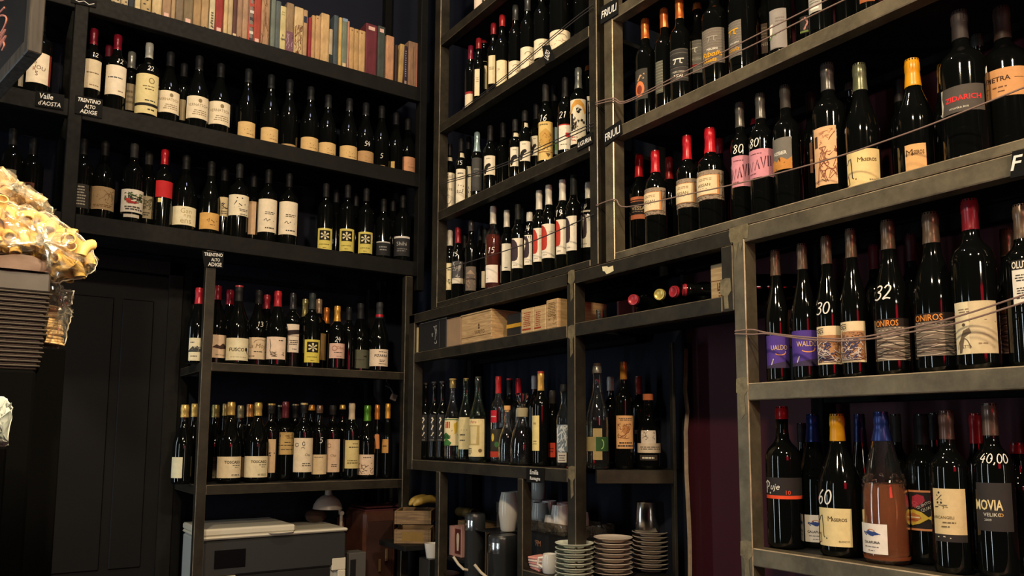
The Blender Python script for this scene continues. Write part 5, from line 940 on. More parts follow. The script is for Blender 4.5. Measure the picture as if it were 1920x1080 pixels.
chalk_tag([(134, -8), (182, 2), (180, 14), (133, 4)], 'Y', LY-.004, [ST([(.1, .4), (.3, .7), (.5, .4), (.7, .8), (.9, .5)], .08, CW)], 'chalk tag cut by the top picture edge')
chalk_tag([(987, 876), (1020, 878), (1019, 906), (987, 904)], 'X', FX-.004, [ht('Emilia', .3, .3, .45, .66), ht('Romagna', .74, .3, .5, .8)], 'two-line chalk tag hanging on the liquor shelf edge')
tg = empty('paper_scrap', on_x(1140, 505, FX-.001))
m = MB(); o0 = on_x(1140, 505, FX-.001); pts = [on_x(x, y, FX-.0015)-o0 for x, y in ((1129, 500), (1137, 499), (1141, 501), (1149, 498), (1150, 508), (1143, 512), (1137, 514), (1134, 509), (1130, 508))]
k = len(pts); m.add([tuple(p) for p in pts]+[(p.x+.001, p.y, p.z) for p in pts], [tuple(range(k)), tuple(range(2*k-1, k-1, -1))]+[(i, k+i, k+(i+1) % k, (i+1) % k) for i in range(k)], colmat((226, 216, 176)))
m.build('paper', tg); tag(tg, 'torn cream paper scrap stuck on the steel beam', 'paper scrap')

# ================================================================== ELASTIC CORDS across the shelves
CORD = plain('elastic_cord', (.24, .155, .125), .6); CORDD = plain('dark_elastic_cord', (.035, .03, .03), .6)
def cord(pts, label, mat=CORD, x=FX-.004, r=.0016):
    P = [on_x(a, b, x) for a, b in pts]; q = []
    for i in range(len(P)-1):
        p0 = P[max(i-1, 0)]; p1 = P[i]; p2 = P[i+1]; p3 = P[min(i+2, len(P)-1)]
        for k in range(5):
            t = k/5; q.append(.5*((2*p1)+(p2-p0)*t+(2*p0-5*p1+4*p2-p3)*t*t+(3*p1-p0-3*p2+p3)*t*t*t))
    q.append(P[-1]); m = MB(); m.tube([W(p) for p in q], r, mat, 6); o = m.build('elastic_cord')
    return tag(o, label, 'cord', 'elastic cords along the racks')
cord([(1117, 192), (1150, 184), (1172, 190), (1250, 152), (1400, 75), (1620, -35)], 'upper of two cords across the orange-capped bottles')
cord([(1117, 196), (1150, 189), (1172, 193), (1250, 158), (1400, 90), (1500, 40), (1620, -18)], 'lower of two cords across the orange-capped bottles')
cord([(1118, 385), (1153, 374), (1175, 388), (1300, 362), (1400, 340), (1560, 297), (1700, 250), (1800, 212), (1935, 158)], 'single cord across the red-capped and pink-labelled bottles')
cord([(1378, 621), (1410, 618), (1440, 624), (1520, 633), (1600, 634), (1700, 616), (1800, 592), (1935, 548)], 'upper cord across the purple labels')
cord([(1378, 626), (1412, 627), (1440, 626), (1520, 637), (1600, 639), (1700, 624), (1800, 604), (1935, 562)], 'lower cord across the purple labels')
cord([(868, 203), (950, 140), (1060, 48), (1112, 8)], 'upper dark cord over the short-labelled corner bottles', CORDD)
cord([(868, 206), (950, 144), (1060, 53), (1112, 14)], 'lower dark cord over the short-labelled corner bottles', CORDD)
cord([(826, 342), (930, 312), (1030, 268), (1113, 230)], 'upper dark cord over the bird-label bottles', CORDD)
cord([(826, 346), (930, 316), (1030, 274), (1113, 236)], 'lower dark cord over the bird-label bottles', CORDD)
cord([(820, 508), (900, 485), (1000, 452), (1113, 402)], 'dark cord over the half-moon labels', CORDD)

# ================================================================== NICHE AND BOX SHELF
PINE = wood('pine_crate', (.36, .22, .095), (.55, .36, .17)); PINE2 = wood('light_wood_box', (.40, .25, .11), (.58, .40, .19)); CARD = plain('cardboard', (.30, .19, .105), .8, var=.12, scale=20)
REDC = plain('dark_red_card', (.14, .022, .022), .6, var=.15, scale=8)
def right_box(name, x0, x1, yt, yb, z, label, cat, mat, depth=.16, lidm=None, art=None, d=.01, bev=.002, group=None):
    """a box standing on a shelf of the right wall, front face between two picture columns"""
    a = on_x(x0, yb, FX+d); b_ = on_x(x1, yb, FX+d); ztop = on_x((x0+x1)/2, yt, FX+d).z
    z += .001; e = empty(name, (FX+d, b_.y, z)); L = a.y-b_.y; h = ztop-z
    m = MB(); m.box((0, 0, 0), (depth, L, h), mat, bev=bev)
    if art: flat_art(m, art, (-.0002, L, h), (0, -1, 0), (0, 0, -1), L, h)
    m.build('box_body', e)
    tag(e, label, cat, group); return e, L, h, depth
e, L, h, dp = right_box('wooden_wine_crate', 865, 921, 588, 640, BZ, 'large pine wine crate with dovetailed corners and burned mark', 'wooden crate', PINE, .20,
    art=[R(.0, .78, 1, .80, (110, 80, 44)), T('VARETO', .62, .66, .12, (70, 44, 24), .36), E(.6, .42, .02, .06, (70, 44, 24)), E(.6, .52, .03, .03, (70, 44, 24))])
m = MB()
for i in range(5): m.box((-.0006, -.0008, h*(.04+i*.2)), (.014, .012, h*(.04+i*.2+.1)), PINE2)
m.build('dovetail_joint', e)
m = MB(); m.box((-.002, .0, h), (dp+.003, L+.002, h+.005), PINE2, bev=.001); m.build('lid', e)
right_box('cardboard_box', 837, 864, 596, 648, BZ, 'plain tan cardboard box left of the pine crate', 'cardboard box', CARD, .17)
e, L, h, dp = right_box('album', 784, 836, 602, 660, BZ, 'black album with white handwriting beside the cardboard box', 'album', plain('black_album', (.012, .012, .013), .45), .14,
    art=[*scrib(.5, .2, .68, .8, 6, 3, .03, (150, 150, 146)), R(.77, .05, .79, .95, (70, 66, 60))])
m = MB(); m.box((.004, .004, h), (.136, L-.004, h+.0015), PAGE); m.build('page_edge', e)
right_box('notebook', 780, 783, 614, 661, BZ, 'thin pale book standing at the left end of the box shelf', 'book', colmat((190, 170, 120), 'book'), .10)
e, L, h, dp = right_box('gift_box', 950, 976, 588, 632, BZ, 'black gift box with a yellow band between wooden boxes', 'gift box', plain('black_card', (.014, .013, .012), .5), .14, d=.045)
m = MB(); m.box((-.001, -.0005, h*.42), (dp, L+.0005, h*.58), colmat((216, 160, 50)), bev=.0005); m.build('yellow_band', e)
RUST = (150, 56, 30)
right_box('wooden_wine_box', 977, 1000, 578, 627, BZ, 'orange-tan wooden box, left of two with red printing', 'wooden box', PINE2, .17, art=[LN(.2, .15, .8, .75, 8, RUST), R(.1, .82, .8, .88, RUST)], group='wooden boxes')
right_box('wooden_wine_box', 1001, 1023, 573, 621, BZ, 'orange-tan wooden box, right of two with red printing', 'wooden box', PINE2, .17, art=[LN(.15, .2, .6, .8, 8, RUST), R(.05, .84, .6, .9, RUST)], group='wooden boxes')
right_box('wooden_wine_box', 1024, 1046, 561, 616, BZ, 'pale wooden box with fine print beside the middle post', 'wooden box', PINE, .19, art=[LN(.12, .1, .85, .6, 9, (110, 84, 40)), *scrib(.2, .55, .85, .85, 6, 3, .012, (130, 100, 50))], group='wooden boxes')
right_box('wooden_wine_box', 1333, 1362, 494, 562, NZ, 'upright wooden box with burned print at the right of the niche', 'wooden box', PINE2, .09, art=[R(0, .44, 1, .46, (120, 80, 44)), T('III', .6, .62, .22, (90, 56, 30), .3), LN(.5, .5, .95, .9, 5, (90, 56, 30))], d=.05, group='wooden boxes')
# red carton leaning in the niche and the lying bottles
e = empty('red_carton', (1.53, 1.655, NZ+.001)); m = MB(); m.box((0, -.03, 0), (.10, .045, .075), REDC, bev=.002); m.build('carton_body', e)
tag(e, 'dull red carton lying at the left of the niche', 'carton')
e = empty('glass_tumbler', (1.41, on_x(1127, 590, 1.41).y, NZ)); m = MB(); m.lathe([(0, 0), (0, .012), (.03, .014), (.03, .012), (.004, .010), (.004, 0)], GREENGL, 16); m.build('glass_body', e); tag(e, 'tiny glass at the front left corner of the niche', 'glass')
def lying(x, y, col, label, yaw, X0=1.395, stack=0):
    r, h = .0365, .285
    q = on_x(x, y, X0); e = empty('wine_bottle', (q.x, q.y, NZ+r+.0008+stack)); e.rotation_euler = (0, -PI/2, yaw)
    pf = profile('bx', h, r, .0142); sh = lambda p: (p[0], p[1], p[2]-h)
    MB().lathe(pf, DARKGLASS, 24, sh).build('bottle_body', e)
    m = MB().lathe([(h-.022, .0138), (h-.0215, .0152), (h-.004, .0152), (h+.0008, .0140), (h+.0012, .0115), (h+.0006, .0108), (h+.0006, 0)], colmat(col, 'foil'), 18, sh); m.build('capsule', e)
    tag(e, label, 'bottle', 'lying bottles in the niche')
lying(1187, 571, (150, 40, 48), 'lying bottle with red capsule, leftmost in the niche', .42)
lying(1236, 558, (190, 170, 90), 'lying bottle with gold capsule in the niche', .36)
lying(1262, 552, (150, 36, 46), 'lying bottle with red capsule right beside the gold one', -.04, 1.395)
lying(1281, 549, (150, 34, 44), 'lying bottle with red capsule, rightmost in the niche', -.68, 1.40)
# orange carton behind the purple labels
e = empty('carton', (1.585, on_x(1495, 530, 1.585).y, .113)); m = MB(); OB = plain('orange_carton', (.16, .05, .022), .7, var=.15, scale=8); m.box((0, -.16, .0), (.055, .09, .095), plain('black_carton_base', (.012, .011, .011), .6), bev=.002); m.box((0, -.16, .096), (.055, .09, .186), OB, bev=.002)
flat_art(m, [T('Sorai', .42, .45, .40, (20, 16, 14), .8, b=.04)], (-.0003, .09, .186), (0, -1, 0), (0, 0, -1), .25, .09)
m.build('carton_body', e); tag(e, 'orange-brown carton with black lettering behind the purple labels', 'carton')

# ================================================================== CROCKERY
PORC = plain('white_porcelain', (.66, .63, .57), .18, spec=.5); PORCG = plain('pale_green_porcelain', (.62, .66, .56), .18); PORCB = plain('beige_porcelain', (.60, .53, .45), .22)
GREYP = plain('grey_porcelain', (.46, .47, .44), .2)
CHROME = plain('polished_steel', (.66, .64, .60), .2, metal=1)
def plate_mesh(r, mat):
    m = MB(); m.lathe([(0, 0), (0, r*.55), (.003, r*.56), (.0065, r*.80), (.0105, r*.97), (.0122, r), (.0132, r*.99), (.0115, r*.955), (.0078, r*.78), (.0052, r*.56), (.0050, 0)], mat, 36); return m
def stack(x, ybase, r, n, pitch, z, mat, who, off=0):
    P = on_z(x, ybase, z); first = None
    for i in range(n):
        e = empty('saucer', (P.x+math.sin(i*2.1)*.0012, P.y+math.cos(i*1.7)*.0012, z+off+i*pitch))
        if first is None: first = plate_mesh(r, mat).build('plate_body', e)
        else:
            c = first.copy(); COL.objects.link(c); c.parent = e
        pos = 'topmost' if i == n-1 else 'lowest' if i == 0 else {1: 'second', 2: 'third', 3: 'fourth', 4: 'fifth', 5: 'sixth', 6: 'seventh', 7: 'eighth', 8: 'ninth'}[i]+' from below'
        tag(e, '%s saucer %s' % (pos, who), 'saucer', 'stacked saucers')
    return P
JB = -.399
P1 = stack(1077, 1088, .054, 8, .0128, JB, PORCG, 'in the greenish-white stack behind the middle post')
P2 = stack(1150, 1080, .056, 8, .0138, JB, PORCB, 'in the beige middle stack')
P3 = stack(1222, 1070, .056, 9, .0128, JB, PORCB, 'in the beige stack under the steel jug')
def jug(P):
    e = empty('milk_jug', P); R_ = .036; H = .086
    m = MB(); m.lathe([(0, 0), (0, R_), (.002, R_+.001), (H*.6, R_*.96), (H-.002, R_*.90), (H, R_*.93), (H, R_*.88), (H*.6, R_*.93), (.003, R_*.96), (.003, 0)], CHROME, 36); m.build('jug_body', e)
    m = MB(); a = Vector((RGT.x, RGT.y, 0)).normalized(); pts = [a*(R_*.90)+Vector((0, 0, H*.92)), a*(R_*1.45)+Vector((0, 0, H*.94)), a*(R_*1.6)+Vector((0, 0, H*.84)), a*(R_*1.6)+Vector((0, 0, H*.3)), a*(R_*1.5)+Vector((0, 0, H*.16)), a*(R_*.96)+Vector((0, 0, H*.14))]
    m.tube(pts, .0035, CHROME, 8); m.build('handle', e)
    tag(e, 'polished steel milk jug on the right saucer stack', 'jug')
jug((P3.x-.012*RGT.x, P3.y-.012*RGT.y, JB+8*.0128+.0128))
def cup(P, r, h, mat, label, taper=.72, handle=False):
    e = empty('cup', P); m = MB()
    m.lathe([(0, 0), (0, r*taper*.9), (.003, r*taper), (h*.35, r*.98), (h*.6, r), (h*.97, r*.86), (h, r*.84), (h*.97, r*.80), (h*.6, r*.93), (h*.3, r*.9), (.006, r*taper*.8), (.006, 0)], mat, 26); m.build('cup_body', e)
    if handle:
        a = Vector((-RGT.x, -RGT.y, 0)).normalized(); m = MB(); m.tube([a*(r*.84)+Vector((0, 0, h*.8)), a*(r*1.4)+Vector((0, 0, h*.78)), a*(r*1.5)+Vector((0, 0, h*.45)), a*(r*.95)+Vector((0, 0, h*.3))], .004, mat, 8); m.build('handle', e)
    tag(e, label, 'cup', 'cups on the crockery shelf')
# black machine with clear tray and cups on it
bp = on_z(1030, 1052, JB+.0); bx0 = Vector((1.53, 1.86))
mach = empty('warming_box', (1.53, 1.955, JB)); BPL = plain('black_plastic', (.012, .012, .013), .3)
m = MB(); m.box((-.05, -.125, 0), (.11, .17, .095), BPL, bev=.006); m.build('body', mach)
m = MB(); flat_art(m, [T("'FM", .5, .5, .5, (160, 110, 84), .9, sh=.1, b=.02)], (-.0505, .1025, .080), (0, -1, 0), (0, 0, -1), .075, .035)
m.build('lettering', mach); tag(mach, 'black box with orange lettering carrying grey cups', 'appliance')
tr = empty('clear_tray', (1.53, 1.955, JB+.0955)); m = MB()
TRAY = film('smoky_clear_plastic', (.55, .52, .48), .10)
m.box((-.045, -.12, 0), (.105, .165, .003), TRAY); m.box((-.045, -.12, .003), (-.042, .165, .034), TRAY); m.box((.102, -.12, .003), (.105, .165, .034), TRAY); m.box((-.042, -.12, .003), (.102, -.117, .034), TRAY); m.box((-.042, .162, .003), (.102, .165, .034), TRAY); m.build('tray_body', tr); tag(tr, 'smoky clear plastic tray under the grey cups', 'tray')
zc = JB+.0992
for (x, y, dz, lb, mt) in ((1013, 960, 0, 'grey tall cup at the front left of the tray', GREYP), (1050, 960, 0, 'grey-white cup at the right end of the tray', PORC), (1036, 962, 0, 'beige short cup in the tray front', PORCB)):
    P = on_x(x, y, 1.53 if lb[0] != 'b' else 1.515); short = lb.startswith('beige')
    cup((P.x, P.y, zc), .026 if short else .0285, .052 if short else .082, mt, lb, .85)
for (x, lb) in ((1005, 'grey tall cup at the back left of the tray'), (1030, 'grey cup at the back middle of the tray'), (1058, 'grey cup at the back right of the tray')):
    P = on_x(x, 950, 1.60); cup((P.x, P.y, zc), .0275, .082, GREYP, lb, .85)
P = on_x(1009, 925, 1.60); cup((P.x+.0, P.y, zc+.0830), .0275, .075, GREYP, 'topmost grey cup stacked on the back left cup', .85)
P = on_x(1103, 955, 1.60); cup((P.x-.02, P.y+.006, JB+.10), .022, .06, GREYP, 'grey cup half hidden right of the middle post', .85)
rs = empty('riser', (P.x-.02, P.y+.006, JB)); m = MB(); m.box((-.03, -.03, 0), (.03, .03, .0995), BPL, bev=.002); m.build('body', rs); tag(rs, 'black riser under the half hidden grey cup', 'riser')
P = on_z(1028, 1076, JB); cup((P.x+.012, P.y+.008, JB), .0235, .055, PORC, 'white cup with handle beside the napkins', .9, True)
for i in range(5):
    P = on_z(1001, 1070, JB); e = empty('napkin_bundle', (P.x+.035, P.y-.0+i*.0005, JB+i*.0078)); e.rotation_euler = (0, 0, .12*(i-2)); m = MB(); m.box((-.03, -.035, 0), (.03, .035, .0073), colmat((222, 200, 184) if i % 2 else (206, 140, 130)), bev=.002); m.build('paper', e)
    tag(e, ('white' if i % 2 else 'pink')+' folded napkin, %s in the small pile' % ('lowest', 'second', 'third', 'fourth', 'topmost')[i], 'napkin', 'folded napkins')
# tall white glasses
WGL = plain('frosted_white_glass', (.62, .58, .50), .2, spec=.5)
for (x, yb, lb, rr_, hh) in ((953, 972, 'tall frosted white tumbler, front one of two', .033, .128), (966, 972, 'tall frosted white tumbler, back one of two', .033, .124)):
    P = on_x(x, yb, 1.50 if 'front' in lb else 1.565); e = empty('tumbler', (P.x, P.y, -.3195)); m = MB()
    m.lathe([(0, 0), (0, rr_*.72), (.004, rr_*.78), (hh*.45, rr_), (hh*.7, rr_*.98), (hh, rr_*.72), (hh, rr_*.66), (hh*.7, rr_*.92), (hh*.4, rr_*.93), (.01, rr_*.7), (.01, 0)], WGL, 28); m.build('tumbler_body', e); tag(e, lb, 'tumbler')
# two black dispensers with steel bands
for (x0, x1, yt, lb, X) in ((872, 909, 962, 'black drink dispenser with steel band, left of two', 1.44), (917, 969, 972, 'black drink dispenser with steel band, right of two', 1.44)):
    a = on_x(x0, 1040, X); b_ = on_x(x1, 1040, X); zt = -.322 if 'right' in lb else on_x(890, yt, X).z; L = a.y-b_.y
    e = empty('drink_dispenser', (X, (a.y+b_.y)/2, JB)); hh = zt-JB
    # stands on the lower board: tall rounded body
    e.location.z = -.66+H0; hh = zt+.66
    rr_ = (x1-x0)/2*math.hypot(a.x, a.y)/F*1.0; m = MB(); m.lathe([(0, 0), (0, rr_*.97), (.004, rr_), (hh-.06, rr_), (hh-.058, rr_*1.02), (hh-.012, rr_*1.02), (hh-.004, rr_*.98), (hh, rr_*.9), (hh, 0)], plain('charcoal_plastic', (.018, .020, .021), .35), 30); m.build('body', e)
    m = MB(); m.lathe([(hh-.056, rr_*1.024), (hh-.055, rr_*1.035), (hh-.022, rr_*1.035), (hh-.021, rr_*1.024)], CHROME, 12, None, PI*.95, PI*1.25); m.build('steel_band', e)
    a_ = Vector((-1, -.25, 0)).normalized(); m = MB(); q = (0, 0, .12); m.tube([a_*(rr_*.95)+Vector((0, 0, .205)), a_*(rr_*1.5)+Vector((0, 0, .21)), a_*(rr_*1.8)+Vector((0, .02, .225)), a_*(rr_*2.2)+Vector((0, .035, .25))], .0045, plain('cream_hose', (.55, .48, .36), .4), 8); m.build('spout', e)
    tag(e, lb, 'drink dispenser')
jl = empty('low_shelf', (1.53, 2.30, -.66)); m = MB(); m.box((-.10, -.43, -.02), (.105, .155, -.0005), BOARD, bev=.002); m.build('shelf_board', jl); tag(jl, 'black low shelf board under the drink dispensers', 'shelf')

# ================================================================== PRINTER, LAMP and the clutter in the corner
pr = empty('printer', (.691, 2.955, -.66)); PW, PD = .54, .30
LGT = plain('light_grey_plastic', (.42, .44, .42), .45); CRM = plain('cream_plastic', (.66, .62, .50), .4); DGR = plain('charcoal_printer_plastic', (.030, .031, .032), .42)
zT = on_y(520, 985, 2.945).z+.66
m = MB(); m.box((.0, .012, 0), (PW, PD, zT-.035), LGT, bev=.012); m.build('body', pr)
m = MB(); m.box((.0, -.004, .150), (PW+.004, .014, zT-.042), DGR, bev=.010); m.build('front_panel', pr)
m = MB(); m.box((.045, -.0065, .180), (.155, -.0035, .245), plain('black_screen', (.004, .004, .005), .15), bev=.001); m.build('display', pr)
m = MB(); m.box((-.002, -.012, zT-.038), (PW+.006, PD, zT-.026), CRM, bev=.005)
m.box((-.002, -.012, zT-.026), (PW*.62, PD, zT), CRM, bev=.006); m.build('scanner_lid', pr)
m = MB(); m.lathe([(0, 0), (.001, .05), (.004, .054)], LGT, 20, lambda p: (p[0]*.9+PW*.52, p[1]*.3-.0125, p[2]+zT-.03)); m.build('lid_grip', pr)
m = MB(); m.box((-.002, -.006, .0), (.125, .012, .152), CRM, bev=.004); flat_art(m, [ST(curl(.70, .55, .05, .25, 0, 6), .05), ST([(.84, .2), (.84, .9)], .06), ST([(.84, .45), (.9, .35), (.94, .9)], .05)], (-.0, -.0063, .150), (1, 0, 0), (0, 0, -1), .125, .05); m.build('front_corner', pr)
m = MB(); m.box((PW-.055, -.006, .135), (PW+.002, .012, .182), CRM, bev=.003); m.box((PW-.03, -.006, .0), (PW+.002, .012, .135), CRM, bev=.003); m.build('paper_tray_end', pr)
m = MB(); m.box((.125, .0, .03), (PW-.06, .012, .149), plain('printer_slot', (.006, .006, .007), .6)); m.build('output_slot', pr)
tag(pr, 'grey and charcoal office printer with cream lid', 'printer')
# desk lamp behind the printer
lp = on_y(640, 985, 3.10); zb = -.66
e = empty('desk_lamp', (1.287, 3.12, zb)); LM = plain('cream_lamp_enamel', (.36, .31, .26), .35); m = MB()
m.lathe([(0, 0), (0, .044), (.012, .042), (.016, .02), (.016, 0)], LM, 24); m.build('base', e)
def loc(x, y, Y=3.12): p = on_y(x, y, Y); return Vector((p.x-1.287, p.y-3.12, p.z-zb))
j0 = Vector((0, 0, .016)); j1 = loc(640, 962); j2 = loc(618, 922); hd_ = loc(614, 935)
m = MB(); m.tube([j0, loc(639, 1000), j1], .0065, LM, 10); m.tube([j1, j2], .0065, LM, 10); m.build('arm', e)
m = MB(); m.lathe([(-.009, 0), (-.009, .009), (.009, .009), (.009, 0)], LM, 14, lambda p: (p[0]+j1.x, p[2]+j1.y, p[1]+j1.z)); m.build('joint_knob', e)
top = loc(616, 918); ax = (loc(613, 975)-top).normalized(); 
sm = [(0, .0), (0, .013), (.022, .014), (.026, .026), (.040, .044), (.060, .056), (.078, .060), (.078, .057), (.060, .053), (.04, .041), (.028, .02)]
qz = Vector((0, 0, -1)).rotation_difference(ax)
m = MB(); m.lathe(sm, LM, 28, lambda p: tuple(top+qz@Vector((p[0], p[1], -p[2])))); m.build('lamp_shade', e)
m = MB(); m.lathe([(.028, 0), (.03, .01), (.05, .022), (.064, .02), (.072, 0)], plain('lamp_bulb', (.5, .46, .4), .3), 14, lambda p: tuple(top+qz@Vector((p[0], p[1], -p[2])))); m.build('bulb', e)
tag(e, 'cream desk lamp with bent arm behind the printer', 'desk lamp')
c0 = on_y(597, 966, 3.195); e = empty('glass_bowl', (c0.x-.012, 3.195, -.66+zT-.0255)); 
m = MB(); m.lathe([(0, 0), (0, .022), (.012, .040), (.028, .046), (.042, .040), (.050, .028), (.050, 0)], plain('brown_smoked_bowl', (.06, .035, .026), .15), 28); m.build('bowl', e); tag(e, 'round brown smoked bowl on the printer lid under the lamp', 'bowl')
# orange box behind, grey speaker, brown leather case
def back_box(name, x0, x1, yt, Y, depth, zb_, label, cat, mat, art=None, bev=.003, rz=0):
    a = on_y(x0, 1000, Y); b_ = on_y(x1, 1000, Y); zt = on_y((x0+x1)/2, yt, Y).z; wd = b_.x-a.x; h = zt-zb_
    e = empty(name, ((a.x+b_.x)/2, Y, zb_), rz); m = MB(); m.box((-wd/2, 0, 0), (wd/2, depth, h), mat, bev=bev)
    if art: flat_art(m, art, (-wd/2, -.0003, h), (1, 0, 0), (0, 0, -1), wd, h)
    m.build('body', e); tag(e, label, cat); return e, wd, h
back_box('orange_folder', 636, 662, 970, 3.262, .03, -.66, 'orange-brown folder standing behind the printer', 'folder', plain('orange_folder_card', (.20, .062, .03), .6))
e, wd, h = back_box('grey_phone_base', 656, 688, 1036, 2.96, .08, -.66, 'grey device with a column of dark buttons beside the printer', 'device', plain('grey_device_plastic', (.085, .08, .072), .5))
m = MB()
m.box((-wd/2+.004, -.002, .02), (-wd/2+.028, -.0003, h-.025), BPL, bev=.0005)
for i in range(5): m.lathe([(0, .0045), (.003, .004), (.003, 0)], LGT, 12, lambda p, i=i: (p[0]-wd/2+.016, -.002-p[2], p[1]+.03+i*.017))
m.build('button_strip', e)
LTH = plain('brown_leather', (.075, .028, .018), .42, var=.3, scale=9, bump=.3)
e, wd, h = back_box('leather_case', 682, 744, 958, 3.03, .20, -.66, 'upright brown leather case with brass buckles', 'case', LTH, bev=.012)
m = MB(); m.box((-wd/2+.012, -.006, .04), (wd/2-.02, .0, h-.04), plain('dark_leather', (.035, .015, .011), .45, var=.3, scale=12), bev=.006); m.build('front_flap', e)
m = MB()
for (px_, pz) in ((-.005, .10), (.025, .14)): m.box((px_-.005, -.012, pz), (px_+.005, -.006, pz+.05), plain('aged_brass', (.30, .20, .10), .4, metal=.7), bev=.001)
m.build('buckle', e)
e2 = empty('serving_tray', (e.location.x+.035, 3.11, e.location.z-H0+h)); m = MB(); RT = plain('maroon_tray', (.10, .03, .035), .35); m.box((-.10, -.07, .0), (.10, .11, .006), RT, bev=.003); m.box((-.09, -.06, .010), (.115, .105, .016), RT, bev=.003); m.box((-.02, -.03, .006), (.05, .06, .010), RT); m.build('tray_body', e2); tag(e2, 'maroon tray lying on the leather case', 'tray')
# wall sockets
def socket(x, y, label):
    p = on_y(x, y, 3.31); e = empty('wall_socket', (p.x, 3.319, p.z)); m = MB(); m.box((-.055, -.010, -.04), (.055, -.0, .04), plain('dark_socket_plastic', (.035, .036, .036), .45), bev=.003)
    m.box((-.042, -.013, -.024), (-.004, -.010, .024), plain('socket_insert', (.05, .05, .05), .4), bev=.001); m.box((.004, -.013, -.024), (.042, -.010, .024), MATS['socket_insert'], bev=.001); m.build('cover_plate', e)
    m = MB(); m.lathe([(0, .004), (.002, .004), (.002, 0)], BPL, 8, lambda p: (p[0]+.024, -.013-p[2], p[1])); m.build('socket_hole', e); tag(e, label, 'socket')
socket(743, 924, 'dark wall socket above the leather case')
ps = on_y(722, 575, 3.319)
m = MB(); m.tube([W(on_y(a, b, 3.312)) for a, b in ((690, 560), (700, 553), (709, 544), (714, 535))], .0022, plain('grey_cable', (.10, .10, .10), .5), 6); o = m.build('cable_end'); tag(o, 'short grey cable end on the wall behind the white-labelled bottle', 'cable')
e = empty('plug_adapter', on_y(738, 745, 3.05)); m = MB(); m.box((-.014, -.006, -.014), (.014, .006, .014), plain('beige_tag', (.20, .15, .11), .6), lambda p: (p[0]*.9+p[2]*.35, p[1], p[2]*.9-p[0]*.35), bev=.002); m.build('tag', e)
m = MB(); m.tube([(0, 0, .012), (-.012, .01, .04), (-.03, .02, .05)], .003, plain('grey_strap', (.06, .06, .06), .6), 6); m.tube([(0, 0, .012), (-.012, .08, .10), (-.012, .10, .266)], .0008, MATS['grey_strap'], 4); m.build('strap', e); tag(e, 'small beige tag hanging on a grey strap above the bottles', 'tag')
e = empty('paper_note', on_y(357, 595, 3.316)); m = MB(); m.add([(-.030, 0, -.055), (.012, 0, -.055), (.036, 0, .055), (-.026, 0, .055), (-.030, .001, -.055), (.012, .001, -.055), (.036, .001, .055), (-.026, .001, .055)], [(0, 1, 2, 3), (7, 6, 5, 4), (0, 4, 5, 1), (1, 5, 6, 2), (2, 6, 7, 3), (3, 7, 4, 0)], colmat((128, 120, 92))); m.build('paper', e); tag(e, 'small olive paper note stuck on the back wall', 'paper note')
# crate, bananas, boxes, pots in the corner bay
SHZ = on_y(780, 1020, 2.70).z; CQ = on_y(779, 1000, 2.775)
sh = empty('corner_shelf', (CQ.x, 2.775, SHZ)); m = MB(); m.box((-.10, -.11, -.02), (.14, .115, -.0005), BOARD, bev=.002); m.build('shelf_board', sh); tag(sh, 'dark small shelf board under the wooden crate', 'shelf')
cr = empty('wooden_crate', (CQ.x, 2.775, SHZ+.0005)); cr.rotation_euler = (0, 0, -.62); CW_ = wood('crate_slats', (.11, .065, .028), (.22, .135, .056), 14)
for nm, sgn in (('front', -1), ('back', 1)):
    m = MB()
    for (z0, z1) in ((0, .052), (.072, .122)): m.box((-.062, sgn*.075-.004, z0), (.062, sgn*.075+.004, z1), CW_, bev=.001)
    if sgn < 0:
        m.add([(-.04, -.0795, .008), (.04, -.0795, .008), (.04, -.0795, .044), (-.04, -.0795, .044)], [(0, 1, 2, 3)], colmat((120, 96, 50)))
    m.build('slat_panel', cr)
for sgn in (-1, 1):
    m = MB()
    for (z0, z1) in ((0, .052), (.072, .122)): m.box((sgn*.066-.004, -.079, z0), (sgn*.066+.004, .079, z1), CW_, bev=.001)
    m.build('end_panel', cr)
m = MB(); m.box((-.062, -.071, .0), (.062, .071, .006), CW_); m.build('bottom', cr)
tag(cr, 'slatted wooden crate with yellow fruit in the dark corner', 'crate')
YF = plain('banana_skin', (.34, .23, .05), .45, var=.25, scale=20)
for i, (rx, lb) in enumerate(((0.0, 'nearest yellow banana lying over the crate'), (.25, 'further yellow banana lying over the crate'))):
    e = empty('banana', (CQ.x+.03-.01*i, 2.75+.045*i, SHZ+.1235)); m = MB(); pts = [Vector((.075*math.sin(a), .02*math.cos(a*1.0), .033*math.cos(a)-.0)) for a in [(-1.15+2.3*k/12) for k in range(13)]]; m.tube([p+Vector((0, 0, .004)) for p in pts], [.004]+[.010, .014, .0155, .016, .016, .016, .0155, .015, .013, .010]+[.006, .003], YF, 10); m.build('fruit', e); e.rotation_euler = (.9, 0, .2+rx); tag(e, lb, 'banana')
e = empty('headphones', on_y(803, 950, 3.28)); m = MB(); m.lathe([(-.03, 0), (-.03, .022), (-.02, .03), (.0, .031), (.012, .026), (.012, 0)], BPL, 22, lambda p: (p[0], -.02+p[2], p[1]+.02)); m.build('dark_knob', e); m = MB(); m.box((-.005, -.02, -.06), (.018, .0, .0), plain('pale_strap', (.22, .19, .13), .6), bev=.003); m.build('strap', e); tag(e, 'round dark object with pale strap above the crate', 'wall fitting')
P = on_x(811, 1010, 1.44); e = empty('cup', (1.44, P.y, -.455)); m = MB(); m.lathe([(0, 0), (0, .022), (.05, .030), (.052, .030), (.052, .028), (.004, .020), (.004, 0)], PORC, 24); m.build('cup_body', e); m = MB(); flat_art(m, [PO([(.3, .3), (.7, .25), (.6, .7)], (40, 60, 120))], (-.0285, .006, .046), (.3, -.95, 0), (0, 0, -1), .012, .03); m.build('blue_mark', e); tag(e, 'white paper cup with blue mark beside the post', 'cup')
